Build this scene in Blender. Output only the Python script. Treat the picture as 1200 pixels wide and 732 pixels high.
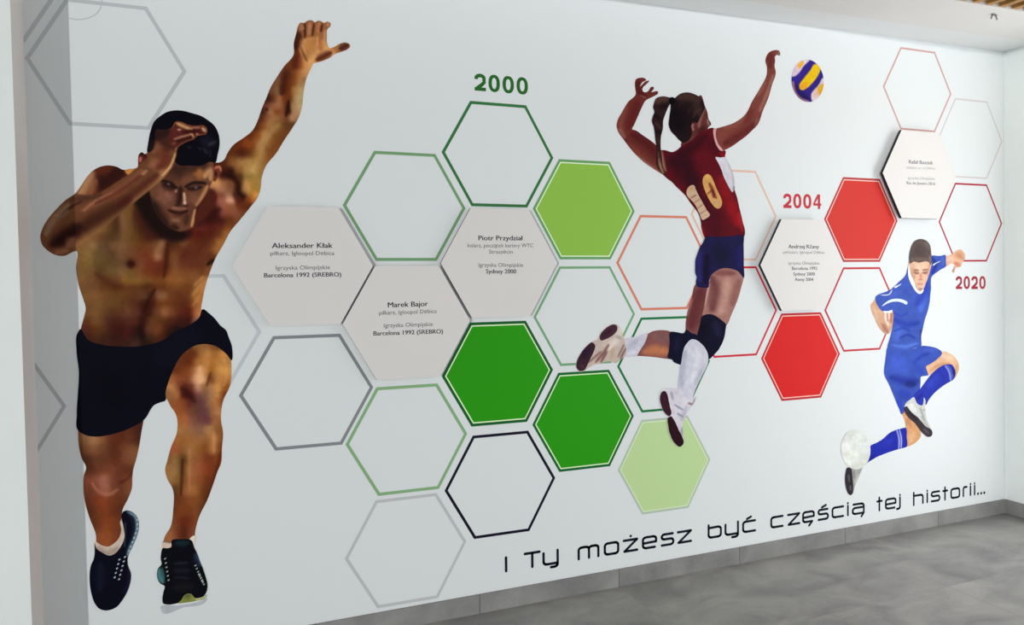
import bpy, bmesh, math, random
import numpy as np
from mathutils import Vector, Matrix
from mathutils.geometry import delaunay_2d_cdt

for o in list(bpy.data.objects):
    bpy.data.objects.remove(o)

# ------------------------------------------------------------------ measures
# photograph frame 1200 x 732; one wall unit U = 0.52 m, mural wall is the plane Y = 0
U = 0.52
FPX = 865.2016
YAW, PITCH, ROLL = 0.36777584, 0.02453769, -0.01901092
CX, CY, CZ = 1.09502283, -6.28256927, -1.14678658
PPX, PPY = -6.4432, -18.4477
TH = -0.00743907
ZF, ZB, ZC = -4.16748, -3.99383, 1.50879      # floor, top of the tile skirting, ceiling
XR, XJ = 10.09658, -0.196734                    # right corner, left reveal
_cy, _sy = math.cos(YAW), math.sin(YAW)
FWD = np.array([_sy * math.cos(PITCH), _cy * math.cos(PITCH), -math.sin(PITCH)])
_r = np.array([_cy, -_sy, 0.0])
_u = np.cross(_r, FWD)
RIGHT = _r * math.cos(ROLL) + _u * math.sin(ROLL)
UP = -_r * math.sin(ROLL) + _u * math.cos(ROLL)


def M(x, z):
    """room units -> metres (x, z)"""
    return x * U, (z - ZF) * U


def wall_pt(px, py, y=0.0):
    """point of the wall plane (depth y in wall units) seen at a photograph pixel, in metres X,Z"""
    px = np.asarray(px, float)
    py = np.asarray(py, float)
    d = [FWD[i] * FPX + RIGHT[i] * (px - 600 - PPX) + UP[i] * (366 + PPY - py) for i in range(3)]
    t = (y - CY) / d[1]
    return (CX + t * d[0]) * U, (CZ + t * d[2] - ZF) * U


# ------------------------------------------------------------------ camera
cam_d = bpy.data.cameras.new('camera')
cam = bpy.data.objects.new('camera', cam_d)
bpy.context.scene.collection.objects.link(cam)
cam_d.sensor_fit = 'HORIZONTAL'
cam_d.sensor_width = 36.0
cam_d.lens = FPX / 1200 * 36
cam_d.shift_x = -PPX / 1200
cam_d.shift_y = PPY / 1200
cam.matrix_world = Matrix(((RIGHT[0], UP[0], -FWD[0], CX * U), (RIGHT[1], UP[1], -FWD[1], CY * U),
                           (RIGHT[2], UP[2], -FWD[2], (CZ - ZF) * U), (0, 0, 0, 1)))
bpy.context.scene.camera = cam

# ------------------------------------------------------------------ light
world = bpy.data.worlds.new('world')
bpy.context.scene.world = world
world.use_nodes = True
bg = world.node_tree.nodes['Background']
bg.inputs[0].default_value = (0.97, 0.98, 0.985, 1)
bg.inputs[1].default_value = 1.0

sun_d = bpy.data.lights.new('sun', 'SUN')
sun_d.energy = 1.25
sun_d.angle = math.radians(0.8)
sun_d.color = (1.0, 1.0, 0.99)
sun = bpy.data.objects.new('sun', sun_d)
bpy.context.scene.collection.objects.link(sun)
sun.rotation_euler = Vector((0.83, 1.0, -0.01)).to_track_quat('-Z', 'Y').to_euler()

# daylight of the glazed doorway in the right wall
day_d = bpy.data.lights.new('doorway_daylight', 'AREA')
day_d.shape = 'RECTANGLE'
day_d.size, day_d.size_y = 2.7, 1.4
day_d.energy = 33
day_d.color = (0.98, 0.99, 1.0)
day = bpy.data.objects.new('doorway_daylight', day_d)
bpy.context.scene.collection.objects.link(day)
day.location = (XR * U + 0.05, -1.42, 1.45)
day.rotation_euler = (0, math.pi / 2, 0)

SC = bpy.context.scene
SC.view_settings.view_transform = 'Standard'
SC.view_settings.look = 'None'
SC.view_settings.gamma = 1.0
SC.view_settings.use_curve_mapping = False
SC.view_settings.exposure = 0.0

# ------------------------------------------------------------------ helpers
C = bpy.context.scene.collection
WALL_ALB = np.array([0.75, 0.79, 0.80])


def lin(c):
    c = np.asarray(c, float) / 255.0
    return np.where(c <= 0.04045, c / 12.92, ((c + 0.055) / 1.055) ** 2.4)


_WX = [0, 300, 600, 800, 950, 1060, 1130, 1160, 1180]
_WC = np.array([(186, 198, 200), (187, 199, 200), (192, 201, 203), (203, 212, 214), (218, 225, 228), (236, 240, 243),
                (236, 240, 243), (215, 223, 228), (200, 208, 214)], float)


def wall_colour(px):
    return np.stack([np.interp(px, _WX, _WC[:, i]) for i in range(3)], -1)


def ink(rgb, px):
    """paper colour of a print that shows as rgb where the bare wall shows as wall_colour(px)"""
    a = lin(rgb) / lin(wall_colour(px)) * WALL_ALB
    return np.clip(a, 0.003, 0.95)


MATS = {}


def mat(name, col, rough=0.5, spec=0.3, noise=0.0, scale=8.0, metal=0.0, bump=0.0):
    if name in MATS:
        return MATS[name]
    m = bpy.data.materials.new(name)
    m.use_nodes = True
    nt = m.node_tree
    b = nt.nodes['Principled BSDF']
    b.inputs['Roughness'].default_value = rough
    b.inputs['Specular IOR Level'].default_value = spec
    b.inputs['Metallic'].default_value = metal
    b.inputs['Base Color'].default_value = (*col, 1)
    if noise > 0:
        tc = nt.nodes.new('ShaderNodeTexCoord')
        n = nt.nodes.new('ShaderNodeTexNoise')
        n.inputs['Scale'].default_value = scale
        n.inputs['Detail'].default_value = 6
        r = nt.nodes.new('ShaderNodeValToRGB')
        r.color_ramp.elements[0].position = 0.3
        r.color_ramp.elements[1].position = 0.7
        r.color_ramp.elements[0].color = (*[c * (1 - noise) for c in col], 1)
        r.color_ramp.elements[1].color = (*[min(1, c * (1 + noise)) for c in col], 1)
        nt.links.new(tc.outputs['Object'], n.inputs['Vector'])
        nt.links.new(n.outputs['Fac'], r.inputs['Fac'])
        nt.links.new(r.outputs['Color'], b.inputs['Base Color'])
        if bump > 0:
            bp = nt.nodes.new('ShaderNodeBump')
            bp.inputs['Strength'].default_value = bump
            bp.inputs['Distance'].default_value = 0.002
            nt.links.new(n.outputs['Fac'], bp.inputs['Height'])
            nt.links.new(bp.outputs['Normal'], b.inputs['Normal'])
    MATS[name] = m
    return m


def print_mat():
    """printed film: colour comes from the mesh's colour layer, with a faint dot grain"""
    if 'printed_film' in MATS:
        return MATS['printed_film']
    m = bpy.data.materials.new('printed_film')
    m.use_nodes = True
    nt = m.node_tree
    b = nt.nodes['Principled BSDF']
    b.inputs['Roughness'].default_value = 0.5
    b.inputs['Specular IOR Level'].default_value = 0.04
    a = nt.nodes.new('ShaderNodeVertexColor')
    a.layer_name = 'ink'
    nt.links.new(a.outputs['Color'], b.inputs['Base Color'])
    MATS['printed_film'] = m
    return m


def link(o, parent=None):
    C.objects.link(o)
    if parent is not None:
        o.parent = parent
    return o


def tag(o, label=None, cat=None, group=None, kind=None):
    if label:
        o['label'] = label
    if cat:
        o['category'] = cat
    if group:
        o['group'] = group
    if kind:
        o['kind'] = kind
    return o


def mesh_obj(name, verts, faces, material, parent=None):
    me = bpy.data.meshes.new(name)
    me.from_pydata([tuple(v) for v in verts], [], faces)
    me.update()
    if material:
        me.materials.append(material)
    return link(bpy.data.objects.new(name, me), parent)


def box(name, x0, x1, y0, y1, z0, z1, material, parent=None, bevel=0.0):
    bm = bmesh.new()
    bmesh.ops.create_cube(bm, size=1)
    for v in bm.verts:
        v.co = Vector((x0 + (v.co.x + .5) * (x1 - x0), y0 + (v.co.y + .5) * (y1 - y0), z0 + (v.co.z + .5) * (z1 - z0)))
    if bevel:
        bmesh.ops.bevel(bm, geom=bm.edges[:], offset=bevel, segments=1, affect='EDGES')
    me = bpy.data.meshes.new(name)
    bm.to_mesh(me)
    bm.free()
    me.materials.append(material)
    return link(bpy.data.objects.new(name, me), parent)


def empty(name, x=0, y=0, z=0):
    o = bpy.data.objects.new(name, None)
    o.empty_display_size = 0.05
    o.location = (x, y, z)
    return link(o)


# ------------------------------------------------------------------ setting: room shell
XRm = XR * U
XJm = XJ * U
ZCm = (ZC - ZF) * U
ZBm = (ZB - ZF) * U
M_wall = mat('mural_film_white', tuple(WALL_ALB), 0.5, 0.2)
M_paint = mat('white_wall_paint', (0.80, 0.86, 0.84), 0.6, 0.2, 0.02, 3)
M_reveal = mat('reveal_paint', (0.80, 0.74, 0.71), 0.6, 0.2, 0.02, 5)
M_ceil = mat('ceiling_paint', (0.80, 0.785, 0.76), 0.75, 0.1, 0.015, 4)
M_ceil2 = mat('ceiling_margin_paint', (0.82, 0.83, 0.83), 0.7, 0.1, 0.015, 4)

w = box('wall_back', XJm - 0.3, XRm + 0.15, 0.0, 0.15, -0.05, ZCm + 0.1, M_wall)
tag(w, kind='structure')
w = box('wall_right', XRm, XRm + 0.15, -0.58, 0.0, -0.05, ZCm + 0.1, M_paint)
tag(w, kind='structure')
w = box('wall_right_far', XRm, XRm + 0.15, -4.8, -2.7, -0.05, ZCm + 0.1, M_paint)
w.name = 'wall_right.001'
tag(w, kind='structure')
# left pier: its white front and the narrow reveal turned to the mural
PIER = 0.182
pv = [(XJm, 0, -.05), (XJm, -PIER, -.05), (XJm - 2.5, -PIER, -.05), (XJm - 2.5, 0, -.05),
      (XJm, 0, ZCm + .1), (XJm, -PIER, ZCm + .1), (XJm - 2.5, -PIER, ZCm + .1), (XJm - 2.5, 0, ZCm + .1)]
pier = mesh_obj('wall_left', pv, [(0, 1, 5, 4), (1, 2, 6, 5), (2, 3, 7, 6), (3, 0, 4, 7), (4, 5, 6, 7), (0, 3, 2, 1)], M_reveal)
pier.data.materials.append(M_paint)
pier.data.polygons[1].material_index = 1
tag(pier, kind='structure')

# ceiling: a margin strip along the mural, the main board field, open slatted field beyond
YE, YS = -0.39 * U, -1.055 * U
ce = mesh_obj('ceiling', [(XJm - 2.5, 0, ZCm), (XRm + .15, 0, ZCm), (XRm + .15, YE, ZCm), (XJm - 2.5, YE, ZCm),
                          (XJm - 2.5, YE, ZCm - .004), (XRm + .15, YE, ZCm - .004), (XRm + .15, YS, ZCm - .004), (XJm - 2.5, YS, ZCm - .004),
                          (XJm - 2.5, YS, ZCm + .12), (XRm + .15, YS, ZCm + .12), (XJm - 2.5, -4.8, ZCm + .12), (XRm + .15, -4.8, ZCm + .12)],
              [(0, 1, 2, 3), (3, 2, 5, 4), (4, 5, 6, 7), (7, 6, 9, 8), (8, 9, 11, 10)], M_ceil2)
ce.data.materials.append(M_ceil)
ce.data.materials.append(mat('dark_void', (0.05, 0.035, 0.03), 0.9, 0.1))
ce.data.polygons[1].material_index = 1
ce.data.polygons[2].material_index = 1
ce.data.polygons[3].material_index = 1
ce.data.polygons[4].material_index = 2
tag(ce, kind='structure')
M_slat = mat('oak_slat', (0.46, 0.24, 0.07), 0.5, 0.3, 0.25, 12)
slat_me = None
sx = XRm - 2.2
n_slat = 0
while sx < XRm - 0.02:
    if slat_me is None:
        s = box('slat', 0, 0.04, -1.9, YS - 0.005, 0, 0.06, M_slat, ce, 0.002)
        slat_me = s.data
    else:
        s = link(bpy.data.objects.new('slat', slat_me), ce)
    s.location = (sx, 0, ZCm - 0.002)
    sx += 0.098

# small grey cable clip under the ceiling by the slatted field
clip_root = empty('cable_clip', 8.66 * U, -0.90 * U, ZCm - .004)
tag(clip_root, 'small grey metal clip on the ceiling beside the wooden slats', 'clip')
M_clip = mat('grey_metal', (0.22, 0.22, 0.2), 0.4, 0.5, metal=0.6)
cb = box('plate', -.022, .022, -.008, .008, -.004, 0, M_clip, clip_root, .001)
cb.rotation_euler = (0, 0, .25)
for k_, (xx, aa) in enumerate(((-.012, .5), (.012, -.4))):
    wb = box('prong', -.003, .003, -.003, .003, -.028, 0, M_clip, clip_root, .0008)
    wb.location = (xx, 0, -.002)
    wb.rotation_euler = (0, aa, 0)

# floor tiles and the grey skirting tiles
def tile_mat(name, col, seed, rough=0.42):
    m = bpy.data.materials.new(name)
    m.use_nodes = True
    nt = m.node_tree
    b = nt.nodes['Principled BSDF']
    b.inputs['Roughness'].default_value = rough
    b.inputs['Specular IOR Level'].default_value = 0.35
    tc = nt.nodes.new('ShaderNodeTexCoord')
    mp = nt.nodes.new('ShaderNodeMapping')
    mp.inputs['Location'].default_value = (seed * 3.1, seed * 1.7, seed)
    mp.inputs['Scale'].default_value = (1.0, 1.6, 1.0)
    n1 = nt.nodes.new('ShaderNodeTexNoise')
    n1.inputs['Scale'].default_value = 3.2
    n1.inputs['Detail'].default_value = 5
    n1.inputs['Distortion'].default_value = 0.6
    n2 = nt.nodes.new('ShaderNodeTexNoise')
    n2.inputs['Scale'].default_value = 55
    n2.inputs['Detail'].default_value = 4
    mx = nt.nodes.new('ShaderNodeMath')
    mx.operation = 'MULTIPLY_ADD'
    mx.inputs[1].default_value = 0.16
    r = nt.nodes.new('ShaderNodeValToRGB')
    r.color_ramp.elements[0].position = 0.36
    r.color_ramp.elements[1].position = 0.80
    r.color_ramp.elements[0].color = (col[0] * .66, col[1] * .66, col[2] * .69, 1)
    r.color_ramp.elements[1].color = (col[0] * 1.3, col[1] * 1.3, col[2] * 1.27, 1)
    L = nt.links.new
    L(tc.outputs['Object'], mp.inputs['Vector'])
    L(mp.outputs[0], n1.inputs['Vector'])
    L(mp.outputs[0], n2.inputs['Vector'])
    L(n2.outputs['Fac'], mx.inputs[0])
    L(n1.outputs['Fac'], mx.inputs[2])
    L(mx.outputs[0], r.inputs['Fac'])
    L(r.outputs['Color'], b.inputs['Base Color'])
    return m


FT = (0.33, 0.322, 0.31)
tile_ms = [tile_mat('stone_tile_%s' % n, FT, i + 1) for i, n in enumerate(('warm', 'cool', 'dusty'))]
M_grout = mat('grout', (0.40, 0.395, 0.38), 0.8, 0.1)
fl = mesh_obj('floor', [(XJm - 2.5, 0.0, -0.0006), (XRm + .15, 0.0, -0.0006), (XRm + .15, -4.8, -0.0006), (XJm - 2.5, -4.8, -0.0006)], [(0, 3, 2, 1)], M_grout)
tag(fl, kind='structure')
TW = 0.745
X0 = 1.6614 - 5 * TW
random.seed(4)
rows = [(0.0, -0.6556)]
while rows[-1][1] > -4.7:
    rows.append((rows[-1][1], rows[-1][1] - TW))
g = 0.0014
for (ya, yb) in rows:
    k = 0
    while X0 + k * TW < XRm:
        xa, xb = X0 + k * TW + g, min(X0 + (k + 1) * TW - g, XRm)
        t = box('tile', xa, xb, yb + g, ya - g, -0.012, 0.0, tile_ms[random.randrange(3)], fl, 0.0004)
        k += 1
sk = empty('baseboard_back', 0, 0, 0)
tag(sk, kind='structure')
k = 0
M_sk = [tile_mat('skirting_tile_%s' % n, (0.25, 0.25, 0.245), i + 7, 0.45) for i, n in enumerate(('warm', 'cool'))]
while X0 + k * TW < XRm:
    xa, xb = max(X0 + k * TW + g, XJm + .001), min(X0 + (k + 1) * TW - g, XRm - 0.009)
    if xb > xa:
        box('tile', xa, xb, -0.009, 0.0, 0.0, ZBm, M_sk[k % 2], sk, 0.0008)
    k += 1
sk2 = empty('baseboard_right', XRm, 0, 0)
tag(sk2, kind='structure')
for (ya, yb) in ((0.0, -0.58), (-2.7, -3.4)):
    t = box('tile', -0.009, 0.0, yb + g, ya - g, 0.0, ZBm, M_sk[1], sk2, 0.0008)
# slim pale sealing strip in the right corner
tr = box('trim_1', XRm - 0.012, XRm, -0.010, 0.0, ZBm, ZCm, mat('corner_sealant', (0.74, 0.80, 0.80), 0.25, 0.6))
tag(tr, kind='structure')


# ------------------------------------------------------------------ flat prints
LIFT = 0.0004


def flat(name, loops_px, rgb, parent=None, lift=1, tri=None, depth=0.0, cx=None, pts_m=None, material=None):
    """flat printed shape from pixel polygons (each a simple polygon) or metre polygons"""
    verts, faces = [], []
    src = pts_m if pts_m is not None else [list(zip(*wall_pt([p[0] for p in lp], [p[1] for p in lp], depth))) for lp in loops_px]
    y = depth * U - lift * LIFT
    for lp in src:
        n0 = len(verts)
        yk = y - len(faces) * 4e-6            # strips of one print never share a plane exactly
        verts += [(p[0], yk, p[1]) for p in lp]
        faces.append(tuple(range(n0, n0 + len(lp))))
    if material is None:
        if cx is None:
            cx = np.mean([p[0] for lp in loops_px for p in lp])
        a = ink(rgb, cx)
        key = 'ink_%d_%d_%d_%d' % (*rgb, int(cx // 60))
        material = mat(key, tuple(float(v) for v in a), 0.5, 0.15)
    return mesh_obj(name, verts, faces, material, parent)


def to_px(x, z):
    """pixel of a wall point (metres)"""
    d = (x / U - CX, -CY, z / U + ZF - CZ)
    w = d[0] * FWD[0] + d[1] * FWD[1] + d[2] * FWD[2]
    return (600 + PPX + FPX * (d[0] * RIGHT[0] + d[1] * RIGHT[1] + d[2] * RIGHT[2]) / w,
            366 + PPY - FPX * (d[0] * UP[0] + d[1] * UP[1] + d[2] * UP[2]) / w)


def uv2m(u, v):
    return (u * math.cos(TH) - v * math.sin(TH)) * U, (u * math.sin(TH) + v * math.cos(TH) - ZF) * U


def m2uv(x, z):
    a, b = x / U, z / U + ZF
    return a * math.cos(TH) + b * math.sin(TH), -a * math.sin(TH) + b * math.cos(TH)


def hexpts(u, v, R):
    return [uv2m(u + R * math.cos(math.radians(a)), v + R * math.sin(math.radians(a))) for a in range(0, 360, 60)]


def ring(name, u, v, R0, R1, rgb, parent, lift, clip=None):
    a, b = hexpts(u, v, R0), hexpts(u, v, R1)
    polys = []
    for i in range(6):
        j = (i + 1) % 6
        q = [a[i], a[j], b[j], b[i]]
        if clip:
            q = clip_poly(q, *clip)
        if len(q) > 2:
            polys.append(q)
    return flat(name, None, rgb, parent, lift, cx=to_px(*uv2m(u, v))[0], pts_m=polys)


def clip_poly(q, axis, lo, hi):
    """keep the part of polygon q with lo <= coord[axis] <= hi"""
    for side, lim in ((1, lo), (-1, hi)):
        out = []
        for i in range(len(q)):
            p, n = q[i], q[(i + 1) % len(q)]
            dp, dn = side * (p[axis] - lim), side * (n[axis] - lim)
            if dp >= 0:
                out.append(p)
            if (dp >= 0) != (dn >= 0):
                t = dp / (dp - dn)
                out.append((p[0] + t * (n[0] - p[0]), p[1] + t * (n[1] - p[1])))
        q = out
        if not q:
            break
    return q


RO = 0.5403
# name, u, v, outline rgb, width, fill rgb, white line rgb, label
HEX = [
    (3.470, -0.002, (42, 103, 55), .031, None, None, 'dark green hexagon outline printed right below the green year 2000'),
    (2.603, -0.490, (98, 142, 100), .030, None, None, 'muted green hexagon outline between the two upper left white name plaques'),
    (4.336, -0.478, (94, 146, 94), .028, (126, 174, 68), (200, 228, 190), 'bright lime green filled hexagon, the highest of the filled green ones'),
    (1.755, -2.035, (112, 120, 124), .031, None, None, 'dark grey hexagon outline beside the bare leg of the running man'),
    (2.592, -2.505, (114, 156, 112), .031, None, None, 'sage green hexagon outline printed below the lowest white name plaque'),
    (3.443, -1.978, (10, 84, 34), .030, (32, 134, 6), (196, 234, 180), 'deep green filled hexagon left of the other deep green one, under a white plaque'),
    (4.330, -1.480, (104, 154, 114), .026, None, None, 'green hexagon outline directly below the lime green filled hexagon'),
    (4.307, -2.478, (14, 92, 42), .028, (34, 138, 10), (196, 234, 180), 'deep green filled hexagon below the rear shoe of the volleyball player'),
    (3.454, -2.996, (14, 14, 34), .030, None, None, 'black hexagon outline above the first words of the slogan'),
    (2.570, -3.475, (164, 171, 174), .030, None, None, 'pale grey hexagon outline cut off by the grey skirting at its lower edge'),
    (5.206, -0.980, (196, 120, 98), .028, None, None, 'orange hexagon outline left of the blue shorts of the volleyball player'),
    (5.206, -1.985, (20, 110, 58), .027, None, None, 'dark green hexagon outline behind the lower legs of the volleyball player'),
    (5.203, -2.994, (160, 182, 164), .024, (172, 202, 146), (196, 216, 184), 'pale green filled hexagon under the hanging shoe of the volleyball player'),
    (6.064, -0.492, (210, 178, 160), .024, None, None, 'faint tan hexagon outline partly behind the red jersey'),
    (6.064, -1.488, (192, 36, 54), .025, None, None, 'red hexagon outline right beside the thigh of the volleyball player'),
    (6.931, -1.992, (182, 38, 48), .027, (208, 18, 18), (240, 190, 180), 'saturated red filled hexagon below the white plaque under the year 2004'),
    (7.790, -0.510, (184, 60, 64), .027, (212, 50, 42), (244, 206, 198), 'lighter red filled hexagon to the right of the year 2004'),
    (7.790, -1.505, (196, 54, 66), .026, None, None, 'red hexagon outline left of the boy, below the lighter red filled hexagon'),
    (8.648, 1.000, (214, 166, 162), .024, None, None, 'pinkish hexagon outline at upper right, above the highest white name plaque'),
    (9.520, 0.490, (212, 204, 206), .020, None, None, 'almost invisible grey hexagon outline close to the right corner of the wall'),
    (9.520, -0.510, (176, 36, 60), .024, None, None, 'crimson hexagon outline above the year 2020 near the right corner'),
    (0.856, -1.528, (164, 177, 181), .032, None, None, 'light grey hexagon outline half hidden behind the waist of the running man'),
    (0.341, 0.516, (158, 170, 173), .032, None, None, 'large grey hexagon outline at top left above the head of the running man'),
    (-0.530, -2.030, (152, 160, 166), .030, None, None, 'grey hexagon corner at the left edge behind the running man, beside his shorts'),
    (-0.515, 1.010, (158, 168, 172), .032, None, None, 'grey hexagon corner at the very top of the left edge of the wall'),
]
for (u, v, oc, wd, fc, wc, lab) in HEX:
    cxp, czp = uv2m(u, v)
    root = empty('printed_hexagon', cxp, 0, czp)
    tag(root, lab, 'hexagon', 'hexagons printed on the mural wall')
    kids = []
    clip = None
    if u < 0.6:
        clip = (0, XJm, 50)
    if v < -3.2:
        clip = (1, ZBm, 50)
    kids.append(ring('outline', u, v, RO, RO - wd, oc, None, 1, clip))
    if fc:
        kids.append(ring('white_line', u, v, RO - wd, RO - wd - .013, wc, None, 1))
        kids.append(flat('fill', None, fc, None, 1, cx=to_px(cxp, czp)[0], pts_m=[hexpts(u, v, RO - wd - .013)]))
    for kd in kids:
        kd.parent = root
        kd.matrix_parent_inverse = Matrix.Translation((-cxp, 0, -czp))


# ------------------------------------------------------------------ lettering
def reparent(o, root):
    o.parent = root
    o.matrix_parent_inverse = Matrix.Translation(-root.location)


def text_mesh(s):
    cu = bpy.data.curves.new('t', 'FONT')
    cu.body = s
    cu.size = 1.0
    cu.resolution_u = 3
    o = bpy.data.objects.new('t', cu)
    C.objects.link(o)
    bpy.context.view_layer.update()
    me = bpy.data.meshes.new_from_object(o)
    bpy.data.objects.remove(o)
    return me


CAPH = 0.727


def text_px(name, s, bold, p0, p1, cap_px, rgb, parent, depth=0.0, lift=1, xcond=None):
    """flat text whose baseline runs from pixel p0 to pixel p1, capitals cap_px high"""
    me = text_mesh(s)
    if bold:
        # heavier face: the same outlines again, a hair to the side
        vv = [tuple(v.co) for v in me.vertices]
        ff = [tuple(p.vertices) for p in me.polygons]
        k_ = len(vv)
        me2 = bpy.data.meshes.new(name)
        me2.from_pydata(vv + [(v[0] + .035, v[1], 1.0) for v in vv], [], ff + [tuple(i + k_ for i in f) for f in ff])
        me = me2
    me.name = name
    n = len(me.vertices)
    co = np.zeros(n * 3)
    me.vertices.foreach_get('co', co)
    co = co.reshape(-1, 3)
    xm, xM = co[:, 0].min(), co[:, 0].max()
    a = np.array(wall_pt(*p0, depth))
    b = np.array(wall_pt(*p1, depth))
    c = np.array(wall_pt(p0[0], p0[1] - cap_px, depth))
    h = (c - a)[1] / CAPH
    t = (co[:, 0] - xm) / (xM - xm)
    out = np.zeros((n, 3))
    out[:, 0] = a[0] + t * (b[0] - a[0])
    out[:, 2] = a[1] + t * (b[1] - a[1]) + co[:, 1] * h
    out[:, 1] = depth * U - lift * LIFT - (co[:, 2] > .5) * 3e-5
    me.vertices.foreach_set('co', out.ravel())
    me.update()
    cx = (p0[0] + p1[0]) / 2
    key = 'text_%d_%d_%d' % rgb
    m = mat(key, tuple(float(v) for v in ink(rgb, cx)), 0.5, 0.15)
    me.materials.clear()
    me.materials.append(m)
    o = bpy.data.objects.new(name, me)
    return link(o, parent)


def digit(ch, p0, p1, cap, rgb):
    """bold grotesque digit between pixels p0 and p1 on its baseline"""
    a, b = np.array(wall_pt(*p0)), np.array(wall_pt(*p1))
    h = wall_pt(p0[0], p0[1] - cap)[1] - a[1]
    w_ = b[0] - a[0]
    t = 0.225                                       # stem as a share of the height
    tx = t * h * .92 / w_                           # ... as a share of the width
    polys = []

    def band(pts):
        # pts: centre line with half widths in metres along the local normal
        P = [(p[0] * w_, p[1] * h) for p in pts]
        n = len(P)
        sd = []
        for i in range(n):
            q, r = P[max(i - 1, 0)], P[min(i + 1, n - 1)]
            dx, dy = r[0] - q[0], r[1] - q[1]
            l = math.hypot(dx, dy)
            hw = t * h / 2 * .93
            sd.append(((P[i][0] - dy / l * hw, P[i][1] + dx / l * hw), (P[i][0] + dy / l * hw, P[i][1] - dx / l * hw)))
        for i in range(n - 1):
            polys.append([sd[i][0], sd[i][1], sd[i + 1][1], sd[i + 1][0]])
    e, ey = tx / 2, t / 2
    if ch == '0':
        N = 28
        for i in range(N):
            q = []
            for (k, f) in ((i, 1), (i + 1, 1), (i + 1, 0), (i, 0)):
                th = 2 * math.pi * k / N
                rx, ry = (.5, .5) if f else (.5 - tx, .5 - t * .82)
                c_, s_ = math.cos(th), math.sin(th)
                ex = 2 / 2.3
                q.append(((.5 + rx * math.copysign(abs(c_)**ex, c_)) * w_, (.5 + ry * math.copysign(abs(s_)**ex, s_)) * h))
            polys.append(q)
    elif ch == '2':
        cl = [(e, .66)] + [(.5 + (.5 - e) * math.cos(math.radians(g_)), .72 + (.28 - ey) * math.sin(math.radians(g_))) for g_ in range(172, -21, -16)]
        cl += [(.86, .52), (.66, .37), (.40, .24), (.22, .14), (.13, .05)]
        band(cl)
        polys.append([(0, 0), (w_, 0), (w_, t * h * .9), (0, t * h * .9)])
    elif ch == '4':
        polys.append([(.56 * w_, 0), ((.56 + tx) * w_, 0), ((.56 + tx) * w_, h), (.56 * w_, h)])
        polys.append([(0, .22 * h), (w_, .22 * h), (w_, .38 * h), (0, .38 * h)])
        polys.append([(0, .38 * h), (.22 * w_, .38 * h), ((.56 + tx) * w_, h), (.52 * w_, h)])
    sl = (b[1] - a[1]) / w_
    pm = [[(a[0] + p[0], a[1] + p[1] + p[0] * sl) for p in q] for q in polys]
    return flat('digit', None, rgb, None, 1, cx=p0[0], pts_m=pm)


for s, p0, p1, cap, rgb, lab in (
        ('2000', (556.2, 105.9), (618.8, 111.3), 20.3, (32, 92, 34), 'dark green bold year 2000 above its green hexagon'),
        ('2004', (918.0, 243.6), (962.5, 244.9), 17.2, (186, 48, 62), 'red bold year 2004 above the right-hand white name plaque'),
        ('2020', (1120.0, 338.6), (1155.0, 338.6), 15.3, (168, 52, 70), 'red bold year 2020 beside the raised fist of the boy')):
    x, z = wall_pt(*p0)
    root = empty('printed_year', float(x), 0, float(z))
    tag(root, lab, 'year number', 'years printed on the mural wall')
    # one part per digit, spaced as in the word
    n = 4
    a, b = np.array(p0), np.array(p1)
    # digits occupy equal advance
    for i, ch in enumerate(s):
        q0 = a + (b - a) * (i * .2625)
        q1 = q0 + (b - a) * .2125
        d = digit(ch, q0, q1, cap, rgb)
        reparent(d, root)

# slogan in a rounded squarish stroke alphabet: strokes in a box (x 0..1, y 0..1 = x-height)
def arc(cx, cy, rx, ry, a0, a1, n=5):
    return [(cx + rx * math.cos(math.radians(a0 + (a1 - a0) * i / n)), cy + ry * math.sin(math.radians(a0 + (a1 - a0) * i / n))) for i in range(n + 1)]


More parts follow.
